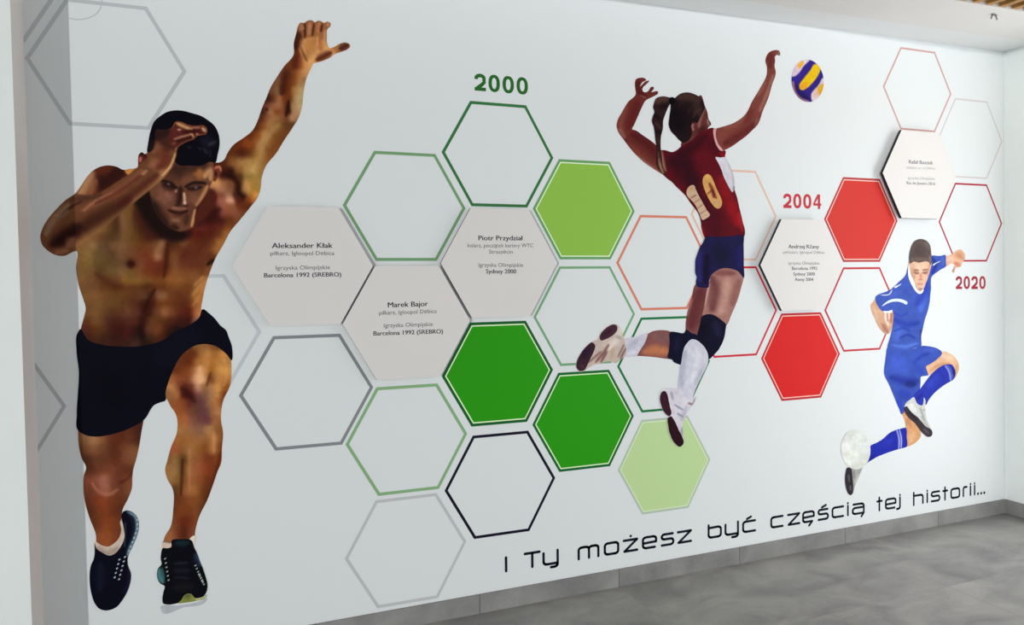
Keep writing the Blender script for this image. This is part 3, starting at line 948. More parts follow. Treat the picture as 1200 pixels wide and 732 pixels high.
SKIN = """268: 95 118,84,52;108 122,90,50;120 110,80,42;130 85,58,28;136 60,35,18;145 112,80,50;152 100,72,36;162 88,55,22;170 50,22,12
278: 92 120,84,48;102 118,84,48;112 110,76,44;120 84,56,32;130 72,50,26;138 84,56,32;147 104,76,40;158 90,62,26;168 78,40,16;176 58,20,12
288: 93 118,88,50;104 122,92,54;109 128,100,60;118 90,68,42;126 80,56,40;134 104,74,48;144 112,82,52;154 100,66,34;164 92,52,20
298: 92 112,84,44;104 122,96,52;114 92,72,38;124 88,66,38;132 78,54,32;142 106,74,50;154 98,60,36;166 100,48,26
308: 92 110,82,44;104 112,88,44;114 86,68,34;126 86,66,36;136 84,62,34;146 88,62,38;164 106,60,38
318: 94 108,80,44;106 104,78,40;118 80,58,28;130 98,76,40;142 110,84,52;152 100,74,36;162 110,70,38;172 100,46,22
328: 95 112,80,44;106 104,70,42;116 88,56,28;126 84,48,22;136 100,62,34;148 120,88,38;160 120,86,40;170 110,78,36;178 110,66,28;188 104,60,26;198 128,82,38;210 130,84,38;222 120,76,38;232 124,80,44;240 160,112,64
336: 98 104,72,38;110 100,66,40;124 84,48,20;136 80,40,18;148 104,66,28;160 100,62,28;172 80,44,20;190 84,46,18;200 104,60,26;212 104,60,28;222 96,54,24;231 140,94,50;238 166,116,62
250: 240 36,14,16;250 50,20,16;262 130,72,52;275 128,76,54;284 110,60,34
257: 236 70,26,20;248 48,14,12;258 50,18,14;270 90,44,24;280 110,66,36
266: 185 20,14,12;200 30,12,10;212 50,22,18;228 90,36,26;236 88,36,28;246 78,24,18;258 84,34,20;270 104,58,26
274: 187 34,16,12;196 46,20,14;208 52,24,16;222 78,24,14;234 70,22,14;246 72,26,16;256 84,40,18;266 150,100,48
284: 174 92,52,28;182 96,60,36;190 150,104,66;198 62,28,16;207 80,46,26;215 110,70,42;226 84,40,22;238 78,34,18;248 84,42,20;258 150,102,50
292: 176 104,56,30;187 130,92,62;196 70,34,16;208 84,44,22;220 80,38,22;232 82,38,22;244 92,50,24;253 140,92,44
300: 174 106,52,28;186 150,104,72;194 76,32,16;204 104,62,32;216 84,38,22;228 86,42,26;240 88,48,28;247 80,40,22
310: 176 100,46,24;188 92,40,22;195 66,26,12;204 106,66,34;216 92,46,28;228 88,44,26;238 86,44,24;246 110,66,34
320: 180 96,44,20;186 88,38,16;194 86,38,16;204 116,74,38;216 110,66,34;228 110,66,34;238 96,54,26;243 120,76,40
346: 102 110,78,40;114 112,78,44;126 98,64,32;136 94,62,28;148 88,54,26;158 84,46,26;168 88,56,38;176 66,34,14;188 120,80,54;192 124,86,58;200 96,56,28;210 84,44,22;220 90,50,26;228 150,102,48;234 150,100,50
356: 104 100,68,38;114 106,76,40;126 96,66,32;138 88,60,30;148 84,52,24;158 78,40,24;166 54,20,12;172 48,16,10;178 52,20,10;186 96,52,24;198 96,50,20;208 84,42,18;218 76,34,16;226 110,64,30;233 160,104,52
366: 104 100,68,38;112 108,76,40;122 88,58,30;130 72,44,28;140 82,48,26;150 94,58,36;160 80,44,30;168 50,20,14;175 50,18,10;184 90,54,30;193 144,98,60;202 110,60,36;212 78,34,18;222 70,24,12;229 150,84,50;234 170,118,74
376: 104 88,50,22;112 104,70,40;118 92,60,32;128 66,34,22;138 62,28,18;150 72,34,26;158 74,34,24;167 40,14,10;178 84,50,26;188 84,46,20;200 70,30,14;212 50,20,14;222 44,14,12;228 110,62,48;231 150,106,80
386: 102 76,36,26;110 84,46,18;120 80,48,22;130 54,24,18;140 50,18,12;150 60,22,18;158 44,18,14;166 22,8,8;174 90,52,30;186 104,58,30;196 56,26,12;206 24,12,12
394: 104 58,28,18;114 66,38,16;124 56,30,18;136 46,20,14;148 60,20,16;158 40,20,16;167 20,8,8;175 60,36,18;190 60,28,14;200 20,8,10
402: 112 56,30,20;122 50,26,20;134 52,26,18;146 48,26,20;158 60,38,28;170 34,18,14
170: 280 90,40,14;290 124,58,20;296 110,60,24;304 158,120,70;312 140,92,46;324 110,66,30
180: 272 84,44,18;282 56,22,10;292 84,42,16;300 130,94,44;306 166,130,76;316 110,64,26
190: 262 66,28,14;272 130,86,44;282 150,110,64;292 156,124,66;302 170,138,78;309 130,90,44
200: 264 60,24,12;270 28,10,6;280 120,80,40;290 160,126,72;298 176,144,88;305 140,104,54
207: 262 46,14,8;272 30,10,6;280 60,36,16;290 120,96,48;300 136,110,52
214: 254 190,140,84;262 140,96,64;270 110,70,40;280 56,28,14;289 170,128,70;298 150,118,52;304 150,120,64
222: 252 160,110,76;260 150,100,72;270 120,78,52;279 40,18,10;288 170,130,74;298 150,112,46
229: 250 70,28,20;260 110,60,42;267 140,100,76;276 60,30,18;284 44,18,12;294 150,94,40;299 186,136,72
234: 258 140,84,72;270 220,164,130;280 70,30,18;292 120,60,24;297 160,104,50
242: 250 70,30,22;260 140,84,60;270 130,78,52;282 90,40,20;290 84,40,18
76: 338 100,52,26;346 60,22,14;352 120,60,30;358 180,130,76;364 190,142,88
86: 330 100,62,40;336 60,24,16;344 110,56,24;351 150,96,50;357 180,136,86
96: 324 110,70,44;328 130,92,64;333 60,26,12;340 96,44,18;346 120,68,32;352 170,136,86;356 120,84,50
106: 320 96,60,38;326 136,104,72;331 60,24,12;338 92,40,14;346 150,110,60;353 166,148,104
116: 314 50,22,14;321 90,50,28;327 140,96,60;334 100,44,18;340 90,46,20;347 160,134,86;353 160,146,110
124: 313 90,50,40;318 130,84,58;326 150,100,64;332 120,72,42;337 40,14,8;344 150,120,76;351 160,140,104
131: 310 60,26,16;316 150,104,72;324 110,62,30;331 120,70,40;337 44,16,8;346 160,124,84;350 150,124,92
138: 306 70,36,20;314 130,84,50;322 140,100,60;330 120,80,48;336 90,50,30;342 170,130,92;348 140,104,70
148: 300 70,30,14;308 120,66,28;316 146,108,64;326 120,82,42;336 90,54,24;342 84,54,30
158: 294 90,40,16;302 120,66,26;310 160,124,74;320 110,70,34;330 100,60,26;336 90,54,26
166: 288 110,56,22;300 130,80,36;308 160,126,74;316 120,80,38;328 100,60,26
406: 232 120,84,48;240 130,88,50;250 110,70,34;256 90,50,26
414: 220 84,42,18;228 84,40,16;236 150,100,52;244 170,122,66;252 140,90,40;260 170,120,64
424: 212 90,44,22;222 90,36,14;232 150,96,48;242 170,120,64;250 150,96,40;258 170,120,60;266 160,116,60
434: 206 90,44,22;216 110,54,22;224 134,78,42;232 190,144,96;240 180,130,80;247 140,84,32;256 180,132,66;266 186,142,76
444: 202 140,90,50;210 120,62,34;220 110,60,34;228 190,140,100;234 224,180,140;240 196,148,100;247 100,56,24;256 170,120,66;266 160,104,50
454: 202 170,120,76;210 110,60,34;216 70,26,16;224 84,40,26;232 180,134,104;240 130,90,54;248 160,116,74;256 190,140,76;264 130,74,30
462: 198 130,90,54;206 150,98,56;216 60,18,12;223 50,14,12;230 100,60,54;240 110,78,60;248 150,110,74;256 180,128,64;262 90,46,20
472: 206 130,76,40;214 120,64,34;222 80,38,26;230 80,50,44;238 90,56,54;246 140,100,66;254 170,116,60;260 110,60,30
482: 208 140,80,40;216 130,72,38;224 100,60,42;232 84,52,40;240 90,56,60;248 130,88,60;256 170,120,72
492: 210 150,88,46;218 150,94,56;226 110,70,56;236 96,56,50;244 90,52,56;252 150,100,56;258 130,84,50
504: 212 150,106,60;222 140,96,60;234 120,86,66;246 160,120,74;256 120,76,40
514: 210 140,88,44;220 140,92,48;232 140,96,54;244 130,86,44;252 180,130,80;259 110,62,26;98 110,78,50;110 150,112,76;120 120,80,48;130 84,42,26;140 80,38,22;152 90,48,30;160 60,30,20
526: 203 150,78,50;210 120,76,40;222 140,100,56;232 130,84,42;240 110,62,26;250 170,116,70;258 96,50,20;97 84,50,30;108 120,80,52;122 96,58,36;134 76,36,20;146 104,60,38;156 120,78,48
538: 198 120,80,44;206 130,104,60;214 72,42,18;223 130,92,50;234 130,76,44;244 100,46,24;254 110,56,24;101 60,32,20;112 90,54,34;124 84,46,28;136 84,42,26;148 110,66,42;156 110,72,44
550: 198 140,100,56;206 140,112,70;213 80,52,22;221 140,98,56;231 140,82,52;240 130,62,36;250 100,48,20;104 70,36,22;116 100,54,34;128 110,60,38;140 90,48,28;150 80,42,24
562: 201 140,104,60;208 110,78,40;216 110,70,38;224 130,84,50;234 130,74,36;244 96,46,20;101 110,60,40;112 120,70,52;122 150,98,80;132 110,62,44;142 90,46,28;152 110,64,38
574: 205 80,50,24;213 120,72,40;221 140,92,54;230 140,92,46;240 90,46,20;102 90,48,30;112 110,60,42;124 140,90,72;134 100,54,34;142 90,50,32;150 110,68,44
586: 205 90,50,26;214 100,52,28;224 120,70,34;232 120,72,32;238 80,42,20;103 80,42,26;112 110,52,28;122 120,58,30;132 100,50,28;142 84,44,26;148 90,52,32
598: 204 90,50,26;212 110,56,28;222 100,54,26;230 120,72,36;235 84,48,26;106 72,38,22;115 110,54,28;125 110,54,26;134 90,44,24;141 76,38,22
610: 203 110,66,34;211 90,40,20;221 90,38,18;229 110,62,34
622: 199 140,90,56;208 90,44,24;216 64,26,14;225 110,62,40
615: 112 84,44,24;120 120,62,32;130 120,62,30;138 96,48,26
630: 116 120,66,36;126 136,76,40;136 104,54,30"""
FIELD = []
for ln in SKIN.split("\n"):
    yy, rest = ln.split(":")
    for it in rest.split(";"):
        xx, cc = it.split()
        FIELD.append((float(xx), float(yy), *[float(v) for v in cc.split(",")]))
A(((62, 24, 12), 1, 5.5, [(153.7, 309.2)]))
A(((52, 20, 10), .9, 4, [(151, 309), (156, 309.4)]))
A(((26, 10, 6), .95, 3.4, [(250, 304.5), (243, 310)]))
for st in (((64, 28, 14), .6, 4, [(334, 86), (331, 98), (330, 110)]), ((44, 20, 10), .9, 2.6, [(338, 118), (337.5, 128), (335, 136)]),
           ((182, 152, 100), .5, 4, [(306, 176), (314, 160), (326, 146)]), ((182, 164, 116), .5, 3, [(352, 132), (354, 115), (358, 95)]),
           ((54, 24, 14), .8, 2.6, [(311.5, 127.5), (313.5, 129)]), ((60, 26, 14), .6, 3, [(214, 538), (213, 560), (212, 580)]),
           ((190, 140, 88), .45, 3, [(222, 525), (222, 550), (222, 575)]), ((84, 40, 20), .6, 3, [(259, 528), (250, 565), (238, 598)]),
           ((206, 156, 104), .5, 3, [(251, 506), (251, 530)]), ((184, 126, 102), .6, 3, [(108, 566), (116, 576), (128, 579), (138, 573)]),
           ((70, 36, 24), .5, 2.5, [(140, 566), (150, 560), (156, 552)]), ((80, 44, 22), .4, 4, [(112, 320), (125, 330), (140, 336), (160, 337), (180, 334)]),
           ((62, 28, 14), .6, 3, [(196, 285), (195, 305), (192, 325)]), ((44, 18, 10), .6, 3, [(182, 338), (174, 352), (168, 366)]),
           ((196, 144, 86), .6, 2.4, [(226, 345), (236, 332)]), ((196, 144, 86), .6, 2.4, [(228, 334), (238, 324)]), ((196, 144, 86), .5, 2.4, [(226, 358), (234, 346)]),
           ((40, 18, 10), .7, 3.5, [(262, 203), (272, 208), (279, 216), (280, 226), (286, 231)]), ((232, 186, 140), .6, 4, [(235, 430), (233, 446)]),
           ((60, 24, 14), .6, 4, [(213, 455), (222, 463), (228, 470)]), ((212, 160, 96), .5, 3, [(262, 420), (266, 436), (262, 452)]), ((88, 48, 22), .6, 2.6, [(247, 436), (242, 452)])):
    A(st)
# hand
A(((52, 24, 20), .95, 6, [(346.5, 56), (349.5, 40)]))
A(((178, 126, 72), .95, 8, [(360, 64), (364, 52), (368, 48)]))
A(((96, 58, 34), .7, 2.2, [(353, 56), (357, 66), (360, 72)]))
A(((196, 150, 96), .9, 2, [(354.5, 53), (358, 63)]))
A(((168, 104, 64), .8, 4, [(374, 46), (376, 58)]))
A(((202, 158, 112), .8, 2.4, [(381, 36), (380.5, 50)]))
A(((70, 26, 18), .95, 4.5, [(372, 70), (380, 66), (387, 62)]))
A(((60, 26, 26), .95, 4, [(399, 57), (407, 53)]))
A(((186, 126, 86), .7, 3, [(391, 60), (394, 57)]))
A(((168, 124, 104), .9, 3.2, [(352.5, 29), (353, 35)]))
A(((190, 140, 106), .9, 3.4, [(363, 27), (362, 40)]))
A(((186, 128, 92), .9, 3, [(374, 27), (372.5, 38)]))
A(((196, 146, 114), .8, 2.6, [(384, 27.5), (385, 31)]))
A(((236, 214, 190), .9, 1.6, [(356.3, 32), (356.3, 34)]))
A(((54, 22, 18), .9, 2, [(357.3, 28), (357.5, 44)]))
A(((78, 30, 22), .9, 2, [(368, 28), (366, 42)]))
A(((72, 26, 20), .9, 2.4, [(377.5, 29), (376, 37)]))
A(((212, 168, 116), .8, 1.3, [(372, 42), (372, 54)]))
# far shoulder
S.append(('r', [(88, 228), (95, 218), (102.5, 206), (111.4, 197), (123.8, 193), (136.2, 194), (146, 198.5), (152, 202), (130, 222), (110, 234), (92, 240)], .8, (98, 54, 34), [
    ((196, 156, 112), .85, 8, [(94, 228), (100, 216), (108, 204)]), ((42, 16, 14), .95, 13, [(118, 218), (128, 208), (142, 202)]),
    ((104, 48, 30), .7, 7, [(116, 200), (128, 197)]), ((150, 100, 66), .7, 5, [(106, 226), (112, 212)])]))
S.append(('r', [(146, 199), (152, 197), (162, 195), (166, 205), (150, 205)], .8, (196, 142, 78), []))
# shadow under the chin, neck
A(((26, 12, 12), .95, 12, [(172, 232), (174, 248), (184, 262)]))
A(((30, 14, 12), .9, 9, [(186, 264), (200, 274), (212, 276)]))
A(((70, 34, 22), .7, 9, [(160, 250), (170, 268), (184, 278)]))
A(((58, 24, 16), .85, 8, [(232, 246), (240, 238), (248, 226)]))
A(((56, 20, 14), .85, 7, [(230, 262), (244, 252), (256, 246)]))
S.append(('r', [(161, 232), (170, 226), (177, 222), (182, 246), (190, 258), (200, 267), (214, 271), (224, 271), (217, 280), (200, 279), (182, 271), (169, 255)], 5.0, (30, 16, 14), []))
S.append(('r', [(227, 268), (231, 245), (238, 234), (246, 221), (253, 228), (248, 246), (236, 260)], 2.5, (84, 38, 26), []))
# ears
S.append(('r', [(248.5, 209), (248.5, 199), (253, 194.2), (258.5, 194.2), (259.8, 200), (256, 207), (251, 213)], .6, (118, 62, 44), [
    ((200, 140, 108), .9, 2, [(252, 197), (257, 195), (259, 200)]), ((52, 20, 14), .9, 2.6, [(253, 201), (253, 206)])]))
S.append(('r', [(160.5, 196), (161.5, 186), (163.5, 180), (167, 177.8), (171, 181), (173, 186), (170, 196)], .6, (98, 40, 34), [
    ((24, 14, 14), .9, 3, [(163, 181), (168, 179), (172, 184)]), ((196, 134, 120), .9, 2.4, [(165, 184.5), (164, 189)])]))
# face
S.append(('r', [(203, 188), (236, 190), (250, 186), (250, 196), (248.8, 212.2), (244.6, 221.5), (237.5, 233.7), (230.8, 243), (228.4, 252), (226.5, 265.3), (219, 269.5),
              (210, 271), (198.7, 266.5), (188.7, 257.7), (181.5, 246), (177, 232.3), (175, 220), (178, 205)], .9, (112, 74, 54), [
    ((74, 46, 38), .8, 14, [(200, 196), (212, 206)]),
    ((58, 36, 30), .7, 8, [(204, 198), (225, 196), (240, 194)]),
    ((126, 84, 62), .6, 6, [(214, 212), (224, 210)]),
    ((180, 122, 68), .85, 6.5, [(234, 201), (234, 207)]),
    ((208, 164, 116), .85, 4, [(240, 207), (246, 200), (247, 210)]),
    ((204, 158, 106), .8, 3.2, [(243, 218), (237, 230), (230, 240)]),
    ((136, 94, 76), .9, 8, [(189, 226), (194, 236)]),
    ((150, 106, 92), .6, 4, [(196, 226), (200, 234)]),
    ((128, 88, 70), .7, 6, [(226, 230), (230, 236)]),
    ((96, 60, 48), .7, 5, [(222, 240), (224, 250)]),
    ((52, 30, 24), .8, 6, [(181, 240), (186, 252), (196, 262)]),
    ((24, 12, 12), .95, 3, [(188, 211), (198, 214), (207, 220)]),
    ((40, 22, 20), .9, 4.5, [(192, 216), (204, 220)]),
    ((112, 112, 118), .9, 1.6, [(196.5, 215.2), (199, 216)]),
    ((16, 8, 10), .95, 2.8, [(217, 219), (226, 214.5), (241, 215)]),
    ((22, 14, 16), .9, 3.4, [(220, 221), (228, 221), (236, 219)]),
    ((120, 122, 128), .9, 1.7, [(228.5, 220), (231, 219.6)]),
    ((36, 18, 18), .9, 4, [(211.5, 220), (211, 232), (209, 240)]),
    ((196, 150, 134), .8, 2, [(206.6, 222.5), (206, 225)]),
    ((232, 198, 168), .9, 2.2, [(215.5, 226), (216.3, 233), (216.5, 238)]),
    ((240, 210, 184), .9, 2.6, [(216.5, 237.5)]),
    ((54, 28, 22), .8, 2.6, [(205, 240), (210, 242.5), (220, 241)]),
    ((150, 108, 92), .8, 2.6, [(202, 243.5), (210, 244), (217, 244)]),
    ((38, 12, 14), .95, 2.8, [(197.5, 246), (205, 249), (213, 249.5), (219.5, 247)]),
    ((92, 46, 42), .7, 2.4, [(204, 252), (214, 252)]),
    ((150, 112, 90), .8, 3, [(202, 257.5), (210, 258.5)]),
    ((44, 22, 18), .9, 4, [(200, 266), (208, 267)]),
    ((60, 36, 30), .7, 4, [(219, 252), (218, 262)]),
    ((220, 170, 116), .9, 2.2, [(228.5, 246), (226.5, 256), (224.5, 265)]),
    ((36, 22, 18), .7, 9, [(177, 236), (182, 252), (192, 264)])]))
# forearm across the brow, with its elbow
S.append(('r', [(205.5, 176), (206.5, 186), (203.5, 193), (198, 201), (192.5, 207.5), (175, 222.5), (150, 242.5), (125, 264), (104, 281), (88.5, 292.5),
              (83, 296.3), (75.9, 300.5), (65.2, 299.5), (56, 294), (49, 287), (46.5, 277.7), (49.5, 267), (56, 256), (66.5, 243.5), (77.2, 233), (88, 228),
              (110, 229), (125, 221), (140, 211), (152.5, 203), (163, 193), (173, 184), (174, 170), (180, 150), (195, 145), (207, 152), (214, 162), (210, 170)], .7, (112, 74, 48), [
    ((160, 122, 78), .9, 9, [(92, 286), (128, 256), (160, 230), (192, 203)]),
    ((178, 138, 94), .5, 5, [(150, 238), (176, 217), (200, 196)]),
    ((60, 28, 18), .95, 9, [(70, 284), (95, 268), (122, 252), (150, 234)]),
    ((78, 34, 26), .9, 6, [(140, 240), (168, 218), (184, 205)]),
    ((36, 12, 12), .9, 8, [(62, 286), (74, 278), (92, 266)]),
    ((136, 90, 64), .85, 4, [(96, 246), (124, 232), (150, 214), (166, 200)]),
    ((180, 128, 100), .6, 2.4, [(98, 247), (108, 238), (132, 226)]),
    ((104, 48, 40), .7, 3.4, [(112, 238), (140, 224), (164, 206)]),
    ((146, 122, 98), .8, 5, [(54, 274), (62, 258), (80, 241)]),
    ((50, 30, 26), .8, 2.4, [(72, 252), (84, 242), (96, 236)]),
    ((128, 104, 84), .7, 3.4, [(68, 256), (80, 246)]),
    ((80, 50, 42), .7, 4, [(84, 234), (100, 232), (118, 228)]),
    ((150, 106, 78), .8, 6, [(80, 288), (86, 280)]),
    ((150, 104, 78), .8, 4, [(66, 296), (78, 294)]),
    ((160, 108, 82), .7, 6, [(176, 194), (186, 190)]),
    ((196, 150, 124), .6, 3, [(167, 204), (172, 200)]),
    ((110, 50, 40), .8, 6, [(186, 196), (194, 186), (192, 176)]),
    ((138, 88, 68), .7, 5, [(180, 178), (184, 168)]),
    ((34, 18, 20), .95, 11, [(182, 160), (196, 154)]),
    ((64, 30, 28), .8, 7, [(194, 168), (202, 172)]),
    ((24, 14, 16), .8, 5, [(176, 160), (178, 172)]),
    ((226, 186, 134), .95, 1.6, [(207, 174), (204, 184), (200, 194), (190, 206)])]))
# fingers over the hair
S.append(('r', [(203, 149), (206.5, 143.5), (212, 143.5), (219, 146.5), (226, 148.2), (233, 148), (238, 148), (241.8, 152), (241.5, 156.2), (237, 157.5), (233, 157.5), (229, 159.5),
              (226.5, 162.5), (222, 164), (214, 167.5), (208, 172), (202, 170), (198, 160)], .6, (92, 42, 36), [
    ((214, 176, 122), .95, 2.8, [(207.5, 144.5), (213, 147), (220, 150)]),
    ((204, 164, 116), .95, 2.6, [(218, 149.5), (225, 151)]),
    ((176, 124, 104), .9, 1.8, [(226, 149.5), (234, 149.5)]),
    ((220, 184, 148), .95, 2.4, [(237, 150), (240.5, 153.5)]),
    ((206, 158, 150), .9, 1.6, [(208.5, 152), (212, 152)]),
    ((56, 18, 18), .9, 3, [(214, 155), (224, 154), (234, 154)]),
    ((210, 168, 140), .9, 1.4, [(230, 157), (232, 157.2)]),
    ((186, 140, 110), .9, 1.7, [(204, 163), (212, 160.5), (222, 158)]),
    ((222, 180, 130), .95, 1.3, [(222, 157), (225.5, 157.4), (226.5, 160.8)]),
    ((50, 22, 20), .8, 2.4, [(206, 167), (216, 163), (224, 161)]),
    ((120, 78, 62), .8, 2, [(200, 170), (206, 167)])]))
def deepen(op):
    if op[0] == 'r':
        return ('r', op[1], op[2], None if op[3] is None else tuple(_dk(op[3])), [deepen(t) for t in op[4]])
    return (tuple(_dk(op[0])), *op[1:])


def _dk(c):
    return [.92 * 255 * (v / 255)**1.13 for v in c]


TONE[0], TONE[2] = 1.0, 1.0
printed('body', body, (136, 92, 56), [deepen(t) for t in S], 1.35, 2, run, field=FIELD)
TONE[0], TONE[2] = 1.10, 0.93
hair = [(173.5, 179), (174, 165), (176.5, 153), (181, 142), (187, 136.5), (195, 131.5), (203, 129.5), (214, 129.7), (225, 132.5), (236, 136), (244, 141), (251, 147),
        (255, 154), (257.2, 163), (257, 172), (255, 181), (252, 190.5), (246, 189.5), (238, 193.5), (222, 194), (208, 192.5), (205.5, 190), (207, 182), (208.3, 173.5), (214, 168.8), (222, 165), (227.5, 163.2), (230, 160.2),
        (236, 158.4), (241.5, 157.2), (243, 152), (239, 147), (233, 147), (226, 147.2), (219, 145.6), (212, 142.6), (205.5, 142.6), (201.5, 149), (194, 152), (184, 152), (181, 164), (178.5, 176)]
printed('hair', hair, (10, 9, 20), [
    ((30, 28, 44), .8, 8, [(238, 165), (248, 168)]), ((70, 66, 82), .5, 3, [(244, 170), (253, 166)]), ((64, 60, 76), .5, 2.5, [(239, 174), (243, 180)]),
    ((54, 50, 66), .5, 2, [(232, 173), (236, 175)]), ((56, 52, 68), .5, 2, [(220, 172), (224, 173)]), ((50, 46, 58), .5, 2, [(247, 176), (246, 184)]),
    ((44, 26, 24), .7, 4, [(176, 176), (180, 166)])], 1.5, 3, run)
shorts = [(93.8, 385.5), (102.5, 397.5), (120, 403.8), (140, 405.8), (170, 404.5), (190, 398.8), (207.5, 387.5), (225, 378.8), (233.8, 371), (237.5, 362), (245, 367), (252.5, 374), (258, 381),
          (265, 387), (268, 395), (271.6, 405), (271, 422), (266, 415.5), (260, 410), (252.5, 405.3), (245, 403.3), (237.5, 403), (231, 404), (225, 406.5), (217, 412), (210, 420), (204, 431), (200, 440),
          (196.5, 450), (194, 460), (194, 469), (187, 471.5), (180, 475), (176, 480.5), (172.5, 487), (166.3, 493.8), (158, 498.5), (150, 502.5), (137, 507), (125, 510), (114, 511.4), (105, 510.8), (98, 508.5), (91.5, 504), (90, 485),
          (91.3, 460), (92.5, 437.5), (89.7, 410), (90.5, 391)]
printed('shorts', shorts, (7, 9, 24), [((16, 16, 34), .6, 20, [(225, 392), (190, 420)]), ((2, 4, 14), .6, 14, [(120, 440), (140, 470)])], 4, 3, run)
printed('sock', [(111.3, 634), (118, 638), (127.5, 640), (134, 636), (139, 631), (142, 622), (142.3, 609), (144.5, 609), (147, 628), (141, 644), (130, 651.5), (117, 646), (111, 640)], (196, 186, 172),
        [((150, 138, 126), .7, 4, [(114, 642), (126, 648), (138, 642)])], 2, 3, run)
printed('sock', [(190.8, 634), (195, 634.3), (200.5, 635.5), (200.5, 642), (191, 642.5)], (206, 194, 178), [((20, 12, 12), .9, 1.2, [(191, 634), (200, 635)])], 2, 3, run)
printed('sock', [(223, 630), (228.5, 627), (229, 633), (226, 640), (222, 636)], (214, 210, 200), [], 2, 3, run)
shl = printed('shoe', [(110.8, 636), (113, 642), (119, 646.5), (129, 650.5), (136, 647), (141.5, 640), (145.8, 630), (144.6, 616), (142.5, 603), (144, 599.5), (147.5, 597.8), (155, 599.8), (161, 606.5), (162.7, 616.5),
                 (160, 629), (154.5, 641.5), (149.5, 654), (149.8, 661.5), (153.4, 671.5), (151.5, 686.5), (142.5, 704), (137, 710.5), (130, 714), (122.5, 714.8), (116, 712.5), (112, 708), (107.5, 696.5), (105, 679),
                 (106.8, 661.5), (110, 654), (111, 645)], (9, 11, 28), [
    ((128, 170, 184), .95, 3.2, [(150, 599.5), (158, 604), (161, 616), (158.5, 629), (152, 642), (149.5, 650)]),
    ((30, 44, 62), .7, 2, [(150, 600), (156, 612), (155, 628), (148, 645)]),
    ((60, 84, 100), .7, 1.6, [(147, 612), (146, 640)]), ((30, 28, 60), .8, 3, [(151, 664), (151.5, 680), (146, 694)]),
    ((22, 32, 52), .6, 5, [(118, 660), (117, 690)])], 1.3, 4, run)
dots = []
for k in range(8):
    y0 = 608 + k * 5.2
    x0 = 161.2 - (0 if k < 3 else (k - 2) * 1.9)
    dots.append([(x0 - 1.1, y0), (x0 + .9, y0 - .6), (x0 + .6, y0 + 1.6), (x0 - 1.3, y0 + 1.9)])
for k in range(6):
    for dx in (0, -6.5):
        x0, y0 = 146.5 - k * 1.4 + dx, 652 + k * 5.2 + (3 if dx else 0)
        if dx and k > 4:
            continue
        dots.append([(x0 - 1.2, y0), (x0 + 1, y0 - 1.2), (x0 + 1.3, y0 + .2), (x0 - .8, y0 + 1.6)])
d_ = flat('lace', dots, (150, 168, 176), None, 5)
d_.name = 'lace_dots'
reparent(d_, run)
d_['kind'] = 'stuff'
shr = printed('shoe', [(191, 641.5), (195, 642), (200.5, 640.5), (201, 633), (212.5, 631.3), (224.5, 632.8), (227.8, 641.5), (231, 648), (234, 656.5), (237.5, 665), (240.5, 674), (243.2, 686.5), (242, 693), (238.8, 698),
                 (232, 701.3), (225, 702.8), (217, 705), (210, 706), (195, 707.8), (191, 706.5), (190.3, 703), (191.3, 694), (192.7, 686), (188, 683.5), (185.5, 680), (183.8, 671.5), (185.5, 665), (189, 661.5), (188.3, 654), (188.8, 648)], (11, 13, 22), [
    ((88, 150, 150), .95, 4.4, [(186.5, 667), (187, 675), (190.5, 681)]), ((60, 110, 112), .8, 2, [(190, 665), (192, 678)]),
    ((26, 60, 66), .7, 4, [(207, 636), (220, 636)]), ((44, 60, 84), .7, 4, [(229, 650), (234, 662)]),
    ((70, 92, 110), .6, 2, [(230, 648), (236, 662)]), ((30, 34, 50), .7, 4, [(205, 668), (222, 668)]), ((44, 50, 66), .6, 2.4, [(204, 660), (220, 659)]),
    ((40, 46, 60), .6, 2.4, [(204, 676), (222, 677)]), ((30, 30, 34), .7, 5, [(205, 688), (225, 686)])], 1.3, 4, run)
dots = []
for k in range(6):
    for (x0, y0) in ((193.5 + k * .8, 654 + k * 5), (229 + k * 1.6, 662 + k * 3.6), (233 + k * 1.2, 672 + k * 2.4)):
        dots.append([(x0 - 1.1, y0), (x0 + 1, y0 - 1.1), (x0 + 1.2, y0 + .3), (x0 - .8, y0 + 1.4)])
d_ = flat('lace_dots', dots, (136, 152, 146), None, 5)
reparent(d_, run)
d_['kind'] = 'stuff'
printed('sole', [(209, 706), (213, 702), (216, 697), (220, 695), (225, 696), (228, 700), (234, 700), (243, 696.5), (240, 700.5), (230, 703.5), (218, 705.6)], (130, 142, 72),
        [((190, 196, 160), .9, 3, [(230, 702), (241, 698)]), ((84, 92, 60), .8, 4, [(218, 698), (222, 698)])], 1.5, 5, run, label='yellowish green toe of the sole')
printed('ground_shadow', [(188, 712), (210, 709), (230, 705.5), (243, 701), (241, 704.5), (215, 711.5), (190, 717)], (172, 184, 190), [], 3, 1, run, label='faint pale shadow under the foot')

